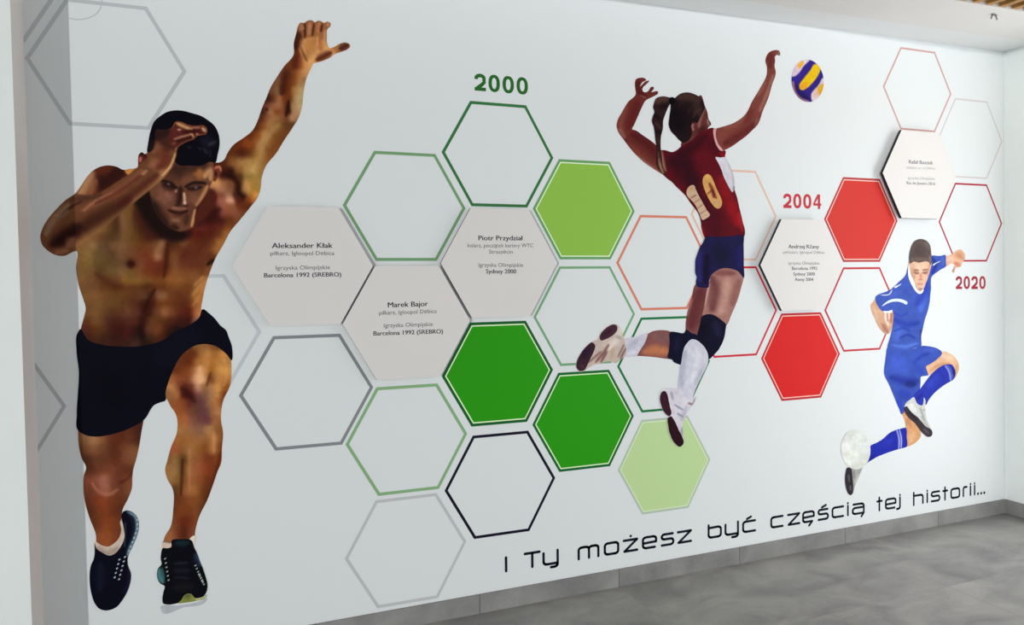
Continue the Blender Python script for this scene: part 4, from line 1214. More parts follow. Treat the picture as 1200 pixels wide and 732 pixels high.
# ---------------------------------------------------------------- the volleyball player
TONE[0], TONE[2] = 1.2, 0.88
girl = person(790, 522, 'printed volleyball player in red jersey and blue shorts, seen from behind in mid-jump')
SK = (128, 66, 58)
printed('arm', [(744.2, 103), (743.9, 97), (745, 93), (749, 91.3), (756, 92), (757.3, 93.5), (752.5, 96.5), (750, 101.5), (753, 98.5), (757.5, 94.8), (760.8, 94.6), (757.5, 98.6), (752.9, 103.5), (753.2, 106.8), (756, 108.2), (759.5, 106.8), (763, 101.8),
                (766, 101.8), (766.2, 103.6), (763.2, 108), (767.5, 107), (771, 107), (771.2, 109), (767, 112.3), (761, 115.2), (757.5, 117), (752, 126), (747, 137.4), (743.2, 146), (740.8, 151.7),
                (743.7, 152.3), (753.2, 158.4), (766.6, 168), (774.3, 175.6), (783, 186), (792, 218), (786, 212), (780, 207), (766.6, 198.5), (753.2, 189), (739.9, 175.6), (730.3, 163), (724.6, 155), (722.4, 147), (724, 140), (728.4, 132), (736, 119.5), (745, 110)], (124, 62, 56), [
    ((152, 92, 82), .7, 5, [(733, 126), (727, 142), (727, 156)]), ((108, 42, 44), .7, 6, [(747, 120), (740, 140), (736, 150)]),
    ((160, 116, 104), .8, 3.5, [(726, 152), (732, 161)]), ((96, 34, 40), .8, 7, [(742, 158), (760, 170), (772, 184)]), ((150, 84, 72), .6, 4, [(738, 170), (756, 188), (772, 200)]),
    ((196, 168, 160), .6, 1.5, [(746, 182), (760, 193), (776, 204)]), ((90, 32, 40), .7, 4, [(748, 96), (748, 106), (756, 112)]), ((170, 120, 114), .7, 1.2, [(750, 112), (757, 114.5)])], 1.3, 2, girl)
printed('arm', [(896.8, 70), (898.5, 65), (901, 61.5), (905, 59.4), (909, 58.6), (913, 59.4), (914.2, 62), (913.6, 65.4), (910, 64.2), (908.2, 66), (908.3, 71), (907.6, 77), (909, 84.8), (904.8, 99), (900.7, 113.5), (893.8, 130), (887.6, 146.3), (881, 153),
                (875, 158.8), (866, 165.5), (857.5, 171.5), (845.4, 177), (838, 178), (832, 165), (834, 153), (839.2, 150.6), (848.4, 148), (860.7, 143.6), (873.5, 133.8), (881.2, 119), (891, 102.5), (898.4, 87), (898.8, 80)], (146, 84, 76), [
    ((118, 52, 54), .8, 4, [(899, 70), (903, 64), (902, 78)]), ((182, 140, 128), .7, 3, [(906, 88), (900, 106), (890, 130)]), ((150, 140, 138), .8, 2, [(912.5, 60.5), (912.5, 64.5)]),
    ((128, 62, 58), .8, 6, [(880, 130), (874, 142)]), ((112, 46, 46), .8, 6, [(884, 146), (868, 158), (850, 168)]), ((168, 104, 92), .7, 3, [(848, 150), (864, 145), (874, 136)]),
    ((176, 124, 112), .7, 2.5, [(888, 112), (897, 96)]), ((170, 118, 106), .7, 2, [(887, 140), (885, 148)])], 1.3, 2, girl)
printed('head', [(822, 112), (826, 124), (829.2, 132.8), (829.9, 138.3), (833.2, 146.2), (830, 149), (828.8, 155), (826, 160), (815, 172), (800, 178), (798, 168), (806, 158), (808, 140)], (112, 62, 58), [
    ((170, 128, 116), .8, 3, [(825, 128), (820, 140), (819, 150)]), ((196, 150, 140), .9, 3, [(811.5, 146), (812, 152)]), ((96, 40, 44), .8, 2, [(813.6, 149)]),
    ((190, 168, 160), .7, 1.6, [(829, 140), (830.5, 147)]), ((84, 30, 36), .8, 5, [(824, 150), (820, 158)]), ((126, 72, 66), .7, 3, [(812, 160), (806, 168)])], 1.2, 2, girl)
printed('hair', [(786, 120), (788.5, 116.5), (791, 114.5), (796.4, 110.2), (804.6, 108.2), (812.8, 110), (820, 114), (824.4, 121.9), (825.4, 127), (822.4, 134), (819.6, 139.6), (817, 144), (812, 143.2), (809.8, 147.8), (811, 153.6),
                (809.6, 160), (806, 165), (800.5, 167.4), (796, 164.5), (791, 159), (786.6, 154.6), (783.4, 147), (784, 138), (785.5, 127.3)], (42, 26, 32), [
    ((96, 72, 62), .8, 7, [(796, 114), (806, 112), (818, 118)]), ((86, 62, 56), .7, 6, [(816, 124), (820, 134)]), ((22, 12, 24), .8, 12, [(792, 132), (796, 150)]),
    ((78, 56, 56), .5, 2, [(806, 132), (812, 124), (820, 122)]), ((66, 46, 48), .5, 2, [(800, 118), (794, 126)]), ((110, 84, 72), .4, 1.5, [(812, 138), (816, 130), (822, 128)])], 1.3, 4, girl)
printed('ponytail', [(786.5, 119), (785.8, 115.4), (781, 113.4), (777.3, 112.8), (773, 113.4), (769, 115), (765.9, 121.5), (765, 126), (766.6, 131), (764.4, 137), (763.6, 143), (765.4, 147.5), (766.8, 155),
                    (767.8, 165), (769.2, 174), (769, 184), (769.4, 194), (773, 200.5), (779, 205.5), (776.5, 196), (775.5, 184), (774, 172), (774.4, 160), (776.6, 150), (777, 141),
                    (779, 135), (782, 127.5), (784.4, 122.8)], (60, 38, 40), [
    ((112, 78, 68), .8, 5, [(769, 119), (775, 116), (781, 116)]), ((38, 20, 30), .8, 4, [(774, 126), (780, 124)]), ((30, 16, 24), .8, 3, [(766, 134), (774, 140)]),
    ((90, 66, 60), .7, 2, [(768, 144), (774, 150)]), ((28, 14, 22), .8, 2.4, [(767, 153), (775, 156)]), ((84, 60, 54), .7, 2, [(770, 163), (773, 168)]),
    ((196, 168, 132), .9, 2, [(772, 186), (774, 196), (777, 203)]), ((120, 84, 66), .7, 2, [(771, 178), (773, 190)])], 1.2, 5, girl)
printed('hair_tie', [(784.5, 114.5), (789, 114), (791, 119), (787, 123.5), (784, 120)], (12, 8, 18), [], 2, 6, girl)
printed('jersey', [(771.7, 176.5), (778.3, 175.8), (788.3, 178), (793, 175.8), (798.3, 171.4), (805, 167.6), (811, 164), (815, 160), (818.3, 156.7), (822, 154.3), (826.7, 153.6), (831, 150.3), (836.9, 150.4), (836.2, 154), (837, 160), (838.5, 166),
                  (841, 171.5), (845, 175.8), (850, 176.5), (849.6, 184.2), (852, 190), (855.8, 197), (859.8, 208.3), (860.8, 222), (863.8, 232), (866, 242), (868.5, 252), (870.8, 262), (872.6, 268), (872, 277), (856.7, 278), (840, 279), (826.7, 280), (824, 275), (822, 268),
                  (820.7, 258), (818, 250), (812.5, 242.3), (808, 236.5), (804.3, 230.8), (799, 225), (792.9, 219.3), (787, 213), (781.4, 209), (776, 203), (776, 190)], (112, 23, 38), [
    ((54, 16, 34), .9, 17, [(790, 190), (806, 196), (812, 215)]), ((128, 24, 40), .6, 9, [(818, 180), (824, 200), (838, 212)]), ((88, 18, 38), .7, 8, [(830, 165), (842, 178)]),
    ((170, 32, 44), .7, 9, [(846, 210), (852, 230), (856, 246)]), ((84, 18, 40), .8, 10, [(826, 236), (836, 256), (838, 272)]), ((176, 32, 42), .8, 8, [(860, 240), (864, 262)]),
    ((206, 44, 58), .7, 3.5, [(865, 250), (870, 270)]), ((60, 18, 34), .7, 6, [(795, 182), (812, 172), (826, 160)]), ((190, 160, 130), .85, 2.6, [(775, 178), (777, 190), (780, 200)]),
    ((84, 30, 40), .8, 3, [(781, 182), (782, 200)]), ((170, 50, 62), .6, 2, [(794, 220), (808, 236)]), ((66, 16, 40), .7, 5, [(806, 210), (820, 234), (826, 256)]),
    ((176, 34, 52), .6, 2.5, [(820, 262), (825, 276)]), ((170, 26, 36), .7, 4, [(845, 180), (849, 183)])], 1.4, 3, girl)
TONE[0], TONE[2] = 1.1, 0.97
printed('sleeve_trim', [(836.5, 150.6), (839, 150.4), (838.4, 156), (839.4, 163), (842, 169.5), (845.8, 174.4), (847.4, 176.8), (844.6, 176.6), (840.4, 172), (837.4, 165), (836, 158)], (206, 160, 160), [], 2, 4, girl, label='pale sleeve edge')
printed('side_panel', [(838.3, 184), (844, 184.6), (850, 184.2), (853, 189), (855.8, 195.5), (858.4, 202), (860, 209), (860.8, 216), (860.6, 222), (858.3, 225), (854.5, 220), (851, 213.5), (847.6, 206), (845, 198.3), (841.6, 191)], (206, 206, 216),
        [((170, 170, 182), .7, 2, [(853, 190), (859, 206), (859.5, 220)]), ((60, 60, 66), .9, 1.4, [(860.6, 219), (859, 224)])], 1.5, 4, girl, label='white side panel')
printed('number', [(804.3, 224.3), (806.5, 219.5), (809.5, 217.2), (812.8, 216.9), (815, 221.5), (818, 228), (823, 237), (828, 246), (831.6, 252.2), (828, 255.5), (823.2, 257.6), (819.5, 250.5), (814.8, 240.5), (809, 233.5), (805.6, 230)], (196, 172, 146),
        [((120, 60, 60), .7, 1.1, [(809, 232), (816, 228)]), ((140, 84, 78), .7, 1, [(812.5, 238), (820, 233)]), ((150, 96, 88), .7, 1, [(816.5, 244.5), (824, 239)]), ((150, 96, 88), .7, 1, [(819.5, 250.5), (828, 246)]), ((176, 140, 100), .6, 4, [(810, 221)])], 1.2, 4, girl, label='beige digit one')
printed('number', [(828.2, 203.8), (831.8, 205), (835.2, 210.5), (838, 217.6), (841, 224.5), (844.2, 231), (845.9, 237.8), (844.6, 242.4), (841.6, 244.4), (837.4, 242.6), (834, 238.4), (830.4, 233), (827.6, 227), (824.8, 220), (823.2, 213), (824.6, 206.6)], (206, 164, 100),
        [((190, 156, 120), .8, 4, [(842, 240), (838, 236)]), ((110, 30, 30), .95, 2.6, [(831, 215), (835, 223), (836, 231)]), ((96, 24, 30), .95, 2, [(834, 222), (839, 232)]), ((96, 30, 34), .8, 1.4, [(829, 227), (834, 223)])], 1.2, 4, girl, label='golden digit zero')
printed('leg', [(816, 332), (810, 350), (805.8, 363.5), (803.5, 377), (802.7, 390), (800, 400), (786, 403), (786.2, 389), (776.2, 386.6), (768, 387.2), (765.3, 387.8), (758.8, 391), (750.2, 393), (738, 396), (731.8, 397.5), (731.8, 417), (745.8, 416.8), (767.5, 418.4), (784, 420.6),
                (800, 422), (812, 408), (818, 392), (821.5, 379), (825, 363.4), (830, 342.6), (832, 332)], (128, 82, 80), [
    ((96, 44, 50), .9, 9, [(822, 340), (815, 362), (810, 382)]), ((170, 128, 122), .7, 2, [(811, 350), (805, 370)]), ((196, 132, 90), .85, 7, [(756, 412), (772, 410), (782, 412)]),
    ((128, 96, 98), .8, 7, [(766, 394), (782, 396)])], 1.4, 2, girl)
printed('sock', [(728, 397.5), (731.8, 396.3), (740.4, 395), (750.2, 392.4), (758.8, 390.2), (757.6, 396), (755, 402.5), (751, 408.5), (748, 413.5), (745.5, 417.2), (738, 417.4), (728, 418.2)], (196, 200, 214),
        [((170, 174, 190), .7, 4, [(736, 408), (746, 398)]), ((214, 220, 230), .7, 3, [(735, 415), (744, 412)])], 1.5, 3, girl)
printed('knee_pad', [(785.6, 388.6), (793, 389), (801.4, 389.8), (804, 386), (810, 390), (816, 392), (814, 400), (808, 408), (803.5, 417), (800.6, 427.4), (794, 426.2), (789.7, 424.3), (786.5, 420.6), (783, 419.6), (783.6, 410), (784.5, 402)], (18, 18, 46), [((34, 34, 66), .6, 4, [(794, 396), (792, 410)])], 2, 4, girl)
printed('leg', [(830, 320), (831.7, 326), (828.3, 338.3), (825, 358.3), (823, 372), (832, 384), (850, 382), (857.5, 367), (863.3, 353.3), (868.3, 336.7), (871, 322), (865, 312), (845, 310)], (166, 124, 116), [
    ((104, 58, 62), .85, 7, [(834, 326), (838, 342), (834, 362)]), ((196, 158, 146), .8, 6, [(852, 326), (850, 346), (844, 366)]), ((140, 92, 88), .7, 5, [(866, 330), (858, 356)]),
    ((220, 190, 184), .8, 1.4, [(831, 332), (826, 356)]), ((120, 70, 72), .7, 4, [(838, 320), (860, 320)])], 1.4, 5, girl)
printed('knee_pad', [(823.2, 369.8), (827, 368.2), (832.5, 367.8), (837.5, 369.4), (841.6, 372), (846, 375.4), (850.6, 380), (850, 386), (849.2, 392), (847.4, 398.5), (844.4, 405), (841, 410.6), (836.4, 415.4), (832, 420), (829.6, 421), (828, 413), (825.6, 407), (821, 402), (815, 398.4), (817, 391), (820, 380)], (18, 18, 44),
        [((38, 40, 74), .7, 5, [(838, 378), (842, 392)]), ((10, 8, 26), .7, 5, [(824, 380), (822, 394)])], 2, 6, girl)
printed('sock', [(809.9, 397.4), (805.5, 401), (801.8, 406.4), (799.8, 413), (798.3, 422.6), (796.8, 431), (796, 438.9), (795, 448), (795.4, 457), (800, 464), (809.9, 470.5), (812.5, 462), (816, 452.8), (819.6, 445.5), (822.8, 438.9), (826.4, 432), (829.2, 425), (829.6, 418.5), (828.2, 412), (825.4, 407), (821.5, 402.6), (816, 398.4)], (200, 204, 218), [
    ((168, 172, 190), .8, 4, [(802, 412), (799, 434), (798, 452)]), ((220, 224, 234), .7, 4, [(816, 406), (816, 426), (810, 446)]), ((170, 174, 192), .6, 3, [(822, 432), (814, 450)])], 1.5, 7, girl)
shorts = [(826.4, 278), (840, 277.4), (856, 276.8), (871, 276.4), (871, 286), (871.2, 296.7), (871.2, 310), (870.9, 325.5), (865.4, 318.6), (856.7, 314.9), (850, 314), (845, 314.6), (839.5, 317), (835, 320.3), (832.4, 323.5), (830.8, 328), (829.2, 337),
          (823, 337), (816.7, 335.6), (815, 330), (816, 325), (814.4, 320), (814.2, 312), (814.6, 304), (817, 296.5), (820, 289), (823.4, 284)]
printed('shorts', shorts, (32, 30, 74), [((52, 48, 122), .7, 5, [(818, 292), (818, 312), (820, 328)]), ((26, 26, 48), .7, 9, [(840, 290), (846, 306)]), ((38, 36, 110), .8, 5, [(867, 290), (866, 312)]), ((16, 14, 40), .8, 4, [(828, 300), (826, 330)])], 1.8, 8, girl)
sh = printed('shoe', [(723.6, 380.6), (718.8, 379.2), (713.3, 381.2), (706.8, 386.1), (702.5, 391.5), (700, 397), (693.8, 400.1), (686.3, 405.6), (679.6, 414.4), (675.2, 424.2), (674.7, 430.7), (678.7, 435.2), (684, 434.7), (689.5, 430.9), (694.9, 427.6), (702.5, 426),
                (711.2, 423.2), (716, 423.4), (720.9, 425.5), (725, 423), (728.7, 420), (733, 415.5), (733.6, 405.8), (732, 399.3), (729.2, 390.4), (726.5, 384)], (190, 178, 170), [
    ((214, 210, 204), .8, 4, [(726, 386), (722, 398), (712, 408)]), ((150, 154, 146), .8, 3, [(722, 394), (727, 396)]), ((110, 70, 68), .9, 2.4, [(698, 424), (708, 412), (713, 404)]),
    ((96, 60, 60), .8, 2, [(704, 424), (711, 412)]), ((176, 156, 130), .8, 3, [(716, 420), (718, 408)]), ((110, 84, 80), .8, 1.6, [(724, 418), (731, 404)]), ((90, 60, 60), .8, 1.6, [(727, 420), (733, 408)]),
    ((120, 80, 76), .7, 2, [(690, 424), (704, 412)])], 1.1, 3, girl)
printed('sole', [(702.3, 395), (704.5, 390), (708, 386), (713, 382.2), (718.5, 380), (722.8, 381.4), (723.2, 386), (719.5, 391.5), (714.5, 395), (709, 397.6), (703.8, 398.8)], (74, 46, 62), [((50, 30, 44), .7, 3, [(706, 394), (716, 386)])], 1.5, 4, girl, label='dark heel of the sole')
printed('sole', [(675.6, 424), (680, 414.6), (686.6, 406.2), (694, 401), (697.2, 404), (696, 411), (692.2, 419), (688.4, 427), (684.6, 433.4), (679.4, 434.6), (675.4, 430.6)], (62, 40, 54), [((44, 30, 52), .7, 4, [(682, 418), (690, 408)]), ((86, 56, 66), .7, 3, [(680, 428), (684, 430)])], 1.5, 4, girl, label='dark forefoot of the sole')
sh = printed('shoe', [(785.5, 454.5), (780, 454.4), (776.2, 456.1), (773.6, 460), (772.6, 466), (773.6, 474), (777.4, 482), (782.7, 486.8), (782, 497), (784.2, 508.5), (790, 519), (796, 523.3), (800.6, 520.2), (800.2, 510), (799.6, 500), (801, 492), (803.4, 486.5), (806.8, 481), (809.2, 476.8), (813.5, 471), (816, 463),
                (811.4, 468.6), (806, 467.6), (801, 462), (796, 456)], (206, 206, 216), [
    ((140, 140, 158), .8, 2, [(786, 459), (788, 468)]), ((120, 124, 150), .8, 1.6, [(790, 474), (800, 480)]), ((110, 116, 140), .8, 1.6, [(793, 484), (800, 488)]), ((150, 150, 170), .7, 3, [(800, 500), (797, 512)]),
    ((110, 84, 84), .8, 1.6, [(806, 472), (812, 474)]), ((150, 120, 110), .8, 1.2, [(811, 474), (815, 465)]), ((170, 174, 190), .7, 3, [(804, 476), (798, 492)])], 1.1, 9, girl)
printed('sole', [(773, 464), (775.4, 458.6), (778.6, 457.6), (781.4, 461.6), (783, 468), (784.6, 476), (786, 485), (784, 487.4), (779, 484), (774.4, 475)], (60, 32, 44), [], 1.5, 10, girl, label='dark heel of the sole')
printed('sole', [(782.6, 489), (785.6, 487.2), (789, 491), (793, 499), (795.6, 505), (798.4, 510), (800.4, 519.6), (796.4, 523.2), (790.2, 519), (784.6, 508.4), (782.4, 498)], (50, 22, 34), [], 1.5, 10, girl, label='dark forefoot of the sole')

# volleyball
TONE[0], TONE[2] = 1.0, 1.0
x, z = wall_pt(946.4, 94.8)
vb = empty('printed_ball', float(x), 0, float(z))
tag(vb, 'printed blue, yellow and white volleyball above the raised hand', 'ball')


def ell(cx, cy, rx, ry, rot=0, n=24):
    c_, s_ = math.cos(math.radians(rot)), math.sin(math.radians(rot))
    return [(cx + rx * math.cos(2 * math.pi * i / n) * c_ - ry * math.sin(2 * math.pi * i / n) * s_, cy + rx * math.cos(2 * math.pi * i / n) * s_ + ry * math.sin(2 * math.pi * i / n) * c_) for i in range(n)]


def zc(pts, ox=900, oy=50, s=9.15):
    return [(ox + p[0] / s, oy + p[1] / s) for p in pts]


printed('ball', ell(946.3, 94.6, 18.9, 25, -6), (48, 36, 128), [
    ((30, 18, 70), .8, 5, [(930, 100), (938, 112), (946, 116)]),
    ('r', zc([(225, 360), (290, 358), (325, 330), (385, 245), (445, 180), (390, 168), (310, 195), (240, 270)]), .6, (206, 186, 202), [((216, 214, 222), .8, 3, [(944, 70.5), (939, 78)])]),
    ('r', zc([(312, 262), (335, 215), (372, 195), (385, 210), (365, 250), (335, 278)]), .6, (220, 168, 60), []),
    ('r', zc([(335, 470), (345, 500), (375, 508), (412, 488), (480, 425), (545, 330), (562, 270), (540, 235), (505, 228), (450, 300), (385, 380)]), .6, (226, 188, 24), [((214, 140, 30), .8, 4, [(938, 104), (945, 98)])]),
    ('r', zc([(478, 630), (462, 560), (540, 455), (600, 372), (640, 420), (600, 560), (530, 640)]), .6, (212, 196, 200), [((214, 168, 150), .7, 4, [(955, 112), (960, 106)])]),
    ('r', zc([(540, 540), (530, 490), (560, 450), (600, 440), (610, 500), (580, 560), (555, 572)]), .6, (218, 164, 40), []),
    ((196, 140, 150), .8, 2.6, [(929, 96), (931, 108), (938, 116), (947, 119)])], 1.1, 2, vb)

# ---------------------------------------------------------------- the boy
boy = person(1042, 579, 'printed boy footballer in bright blue kit leaping, fist stretched to the right')
printed('arm', [(1107, 300.5), (1112.5, 299), (1116.8, 296.6), (1120.7, 293.4), (1125.6, 292.2), (1128, 294), (1131, 299.5), (1130.2, 304), (1127.8, 307.2), (1125, 312.8), (1121.4, 313.2), (1119.4, 314.5), (1117.4, 319.4), (1115.9, 318.9), (1117.4, 313.5), (1118.2, 310), (1114.6, 308.6), (1108.6, 312.2), (1104, 308)],
        (232, 184, 156), [((200, 140, 104), .8, 4, [(1122, 297), (1127, 302)]), ((206, 116, 96), .8, 3, [(1119, 308), (1124, 311)]), ((240, 200, 176), .7, 4, [(1110, 304), (1114, 303)]), ((180, 110, 110), .8, 1.4, [(1117.6, 313), (1116.6, 318.6)])], 1, 3, boy)
printed('arm', [(1027, 349), (1023, 353.5), (1020.4, 357.2), (1021, 363.7), (1024.8, 372.5), (1029.2, 382.3), (1032.6, 387), (1035.8, 390.2), (1038.5, 391.8), (1041.8, 390.5), (1044.5, 385), (1046.5, 378), (1047.8, 372), (1047, 363), (1036, 360)],
        (216, 170, 140), [((226, 190, 164), .7, 3, [(1024, 360), (1028, 374)]), ((170, 110, 96), .8, 3, [(1034, 380), (1040, 389)]), ((250, 240, 236), .95, 1.8, [(1037.6, 366), (1038, 374), (1041, 381)]), ((250, 244, 240), .9, 1.6, [(1042, 364), (1041.6, 374)]),
                        ((180, 96, 88), .8, 2, [(1044.5, 366), (1044, 378)]), ((190, 120, 106), .8, 1.4, [(1039.8, 366), (1040, 376)])], 1, 2, boy)
printed('leg', [(1085, 429), (1094, 421), (1101, 413), (1107, 411.5), (1112, 413.6), (1117, 416.4), (1120.6, 420.8), (1123.2, 426), (1123.8, 431), (1121.6, 437.6), (1119, 443), (1114, 436), (1100, 434), (1092, 437.5), (1087, 440)], (236, 188, 152),
        [((248, 216, 186), .8, 4, [(1104, 416), (1116, 420)]), ((206, 146, 104), .7, 3, [(1090, 434), (1100, 428), (1112, 426)]), ((214, 160, 116), .7, 3, [(1121, 428), (1119, 440)])], 1.2, 2, boy)
printed('leg', [(1055.5, 480), (1058.4, 488), (1061, 496.6), (1061.6, 503), (1061.8, 513), (1062, 523.4), (1068, 521.2), (1073.4, 518), (1077, 514.4), (1079, 510.4), (1078.6, 506), (1076, 501), (1073, 496), (1069.3, 490), (1066, 484), (1062, 478)], (226, 166, 118),
        [((240, 192, 150), .7, 4, [(1070, 508), (1066, 518)]), ((206, 138, 96), .8, 3, [(1063, 490), (1067, 500)]), ((196, 130, 92), .6, 2, [(1061, 496), (1062, 510)])], 1.2, 2, boy)
printed('face', [(1064.8, 306), (1065.4, 313.7), (1067, 318.5), (1068.7, 323), (1070.6, 328), (1072.4, 332), (1074, 336), (1076, 339.6), (1079, 341), (1082, 337.4), (1084.4, 332), (1086.6, 326.8), (1088.4, 321), (1089.8, 316), (1091.4, 309), (1091, 304), (1078, 300), (1068, 302)], (236, 190, 164), [
    ((246, 210, 186), .8, 5, [(1074, 312), (1084, 313)]), ((90, 58, 54), .75, 1.7, [(1070.6, 318.6), (1073, 320), (1076, 319.8)]), ((90, 60, 56), .75, 1.7, [(1080.8, 319.4), (1084, 319.8), (1086.4, 318.4)]),
    ((120, 78, 64), .8, 1.5, [(1070, 316.2), (1076, 316.8)]), ((120, 80, 66), .8, 1.5, [(1081, 316.4), (1087, 315.6)]), ((208, 146, 124), .8, 2.4, [(1078.6, 320), (1078.8, 326)]), ((188, 120, 104), .8, 1.6, [(1076.4, 327.6), (1080.6, 327.4)]),
    ((206, 120, 110), .7, 1.6, [(1074.6, 333), (1078, 332.4), (1080.8, 333)]), ((150, 104, 90), .8, 2, [(1076.4, 338.6), (1080, 338.4)]), ((214, 150, 124), .7, 3, [(1068, 314), (1071, 326)]), ((206, 146, 118), .6, 2, [(1089, 310), (1086.6, 322)])], .8, 5, boy)
printed('hair', [(1065.6, 309), (1065, 306), (1065, 300), (1066, 294), (1068.4, 286.6), (1070.4, 283.4), (1073, 281.4), (1078.6, 279.8), (1082, 280.4), (1085.4, 282), (1088.4, 285.2), (1090.2, 290), (1090.8, 296), (1091.4, 303), (1091.2, 308), (1089.6, 311), (1088.6, 307.6),
                (1085, 306), (1082, 306.4), (1079, 307.2), (1076.4, 307.6), (1073, 306.8), (1069.8, 306.4), (1067.4, 308)], (98, 84, 82), [((82, 68, 66), .7, 8, [(1076, 290), (1078, 298)]), ((130, 110, 100), .7, 3, [(1068, 304), (1086, 304)]), ((150, 130, 116), .7, 1.6, [(1089, 300), (1089.6, 308)]), ((128, 114, 112), .5, 3, [(1084, 284), (1089, 292)])], 1, 6, boy)
printed('shirt', [(1064, 312), (1062.6, 317), (1061.3, 321.5), (1058, 326), (1054.4, 329), (1050, 333.4), (1045.5, 337.5), (1040.5, 340.6), (1034.9, 342.8), (1030, 344.6), (1026, 347.3), (1025.4, 350), (1026.3, 354), (1028.6, 358.6), (1031.3, 362.4), (1034.9, 365.2), (1040, 364.6), (1045.3, 363.6), (1046.8, 369.5),
                 (1046.4, 376), (1045.4, 383), (1043.6, 392), (1041.6, 399), (1039.8, 404.8), (1039.8, 408.4), (1046, 410), (1052.6, 411), (1059.5, 411), (1066, 410), (1072, 407.6), (1079.2, 405.4), (1079.4, 399), (1079.4, 392.6), (1081, 386), (1082.2, 380), (1083.9, 373), (1086.4, 366), (1088, 360),
                 (1089.2, 353.5), (1090, 345), (1090.8, 337.5), (1090.6, 330.4), (1091.4, 324.5), (1094, 321.6), (1097.2, 319.2), (1102.6, 315.4), (1108.2, 312), (1108.2, 306), (1107.2, 298.4), (1104, 299.2), (1101.5, 299.7), (1096, 299.4), (1091.7, 299.3), (1091, 306), (1089.5, 316), (1085.5, 328), (1081, 339), (1077, 340), (1073, 335), (1067, 320)], (66, 92, 186), [
    ((84, 116, 220), .7, 7, [(1050, 396), (1054, 384)]), ((86, 120, 226), .8, 4, [(1078, 364), (1080, 356), (1084, 346)]), ((40, 60, 170), .7, 4, [(1048, 374), (1060, 380), (1076, 378)]), ((40, 62, 172), .7, 2, [(1048, 388), (1058, 384), (1066, 388)]),
    ((36, 54, 160), .7, 2, [(1054, 396), (1064, 392), (1072, 396)]), ((48, 64, 176), .7, 5, [(1084, 330), (1082, 345), (1074, 356)]), ((84, 104, 206), .6, 4, [(1044, 346), (1056, 342)]), ((30, 46, 140), .8, 3, [(1092, 302), (1096, 310), (1092, 320)]),
    ((96, 112, 204), .6, 3, [(1104, 302), (1105, 310)]), ((94, 132, 226), .7, 3, [(1046, 404), (1060, 406), (1074, 402)]), ((50, 66, 176), .6, 2, [(1047, 366), (1056, 370), (1064, 366)]), ((36, 50, 150), .8, 1.6, [(1078.8, 386), (1079, 398)])], 1.2, 4, boy)
printed('collar', [(1064.2, 310), (1063.6, 316), (1064.2, 324.6), (1066, 330), (1068.2, 334.5), (1070.4, 338.4), (1073, 341.8), (1077.5, 344.4), (1080.4, 343), (1082, 338.4), (1080.4, 339.6), (1078.4, 341.2), (1075.4, 339.6), (1073, 336), (1071, 331.5), (1068.8, 326), (1066.6, 320), (1065.4, 314)], (240, 242, 250), [], 1.5, 7, boy, label='white collar')
printed('stripe', [(1033, 358.9), (1037, 354.6), (1042, 351.4), (1048, 349.9), (1054, 350), (1059, 351.4), (1063.2, 354), (1062, 356.8), (1058, 354.9), (1053, 353.4), (1047.4, 353.2), (1041, 354.8), (1036.6, 357)], (222, 236, 250), [], 1.5, 5, boy, label='white sleeve stripe')
printed('stripe', [(1031, 345.4), (1037, 345), (1041, 344.4), (1043.2, 341.6), (1045.4, 338.6), (1044.2, 342.6), (1041.6, 345.4), (1037, 346.2)], (206, 216, 244), [], 1.5, 5, boy, label='thin white shoulder stripe')
printed('stripe', [(1047.6, 336.2), (1052, 334), (1056.2, 332.2), (1052, 335.6), (1048.4, 337.4)], (226, 232, 248), [], 1.5, 5, boy, label='thin white shoulder stripe')
printed('stripe', [(1092.6, 310.2), (1096, 307.8), (1099.4, 306.4), (1102.4, 305.2), (1100, 307), (1096.6, 308.8), (1093, 311.4)], (220, 230, 248), [], 1.5, 5, boy, label='white sleeve stripe')
printed('cuff', [(1034.4, 364.6), (1040, 364.4), (1045.4, 363.2), (1045, 366), (1039.6, 366.4), (1035.6, 366.6)], (242, 244, 250), [], 1.5, 5, boy, label='white cuff')
printed('shorts', [(1040, 407), (1038, 416), (1036.9, 424.5), (1035.9, 431), (1035.8, 437), (1037.2, 442), (1039.8, 446.8), (1042.4, 452), (1044.8, 457.8), (1048, 466), (1051.3, 474), (1054, 480), (1056.2, 485.2), (1059.6, 482), (1060.6, 477.4), (1061.4, 473.5), (1065, 470), (1069.3, 467.2), (1073.6, 461.6), (1077.6, 455.7),
                  (1078.6, 448), (1079.4, 441), (1083, 440.4), (1087.4, 439.4), (1086.4, 434.6), (1085, 429.4), (1090, 426.2), (1095.6, 422.6), (1100.4, 418.4), (1103.6, 414.6), (1103.2, 411.6), (1100.6, 409.4), (1096.6, 407.4), (1092.3, 406.2), (1086, 405.2), (1080.8, 405), (1072, 408), (1059.5, 410.6), (1048, 409.6)], (62, 88, 186), [
    ((70, 98, 214), .7, 9, [(1048, 420), (1056, 432)]), ((38, 52, 156), .85, 5, [(1044, 442), (1058, 446), (1074, 446)]), ((28, 36, 110), .8, 4, [(1062, 450), (1072, 450)]), ((44, 60, 176), .7, 7, [(1056, 460), (1064, 464)]),
    ((76, 100, 206), .7, 3, [(1084, 410), (1098, 410)]), ((42, 58, 168), .6, 3, [(1070, 426), (1078, 418), (1088, 414)]), ((50, 70, 186), .6, 4, [(1074, 430), (1080, 436)]), ((48, 64, 200), .7, 4, [(1052, 470), (1056, 480)])], 1.4, 3, boy)
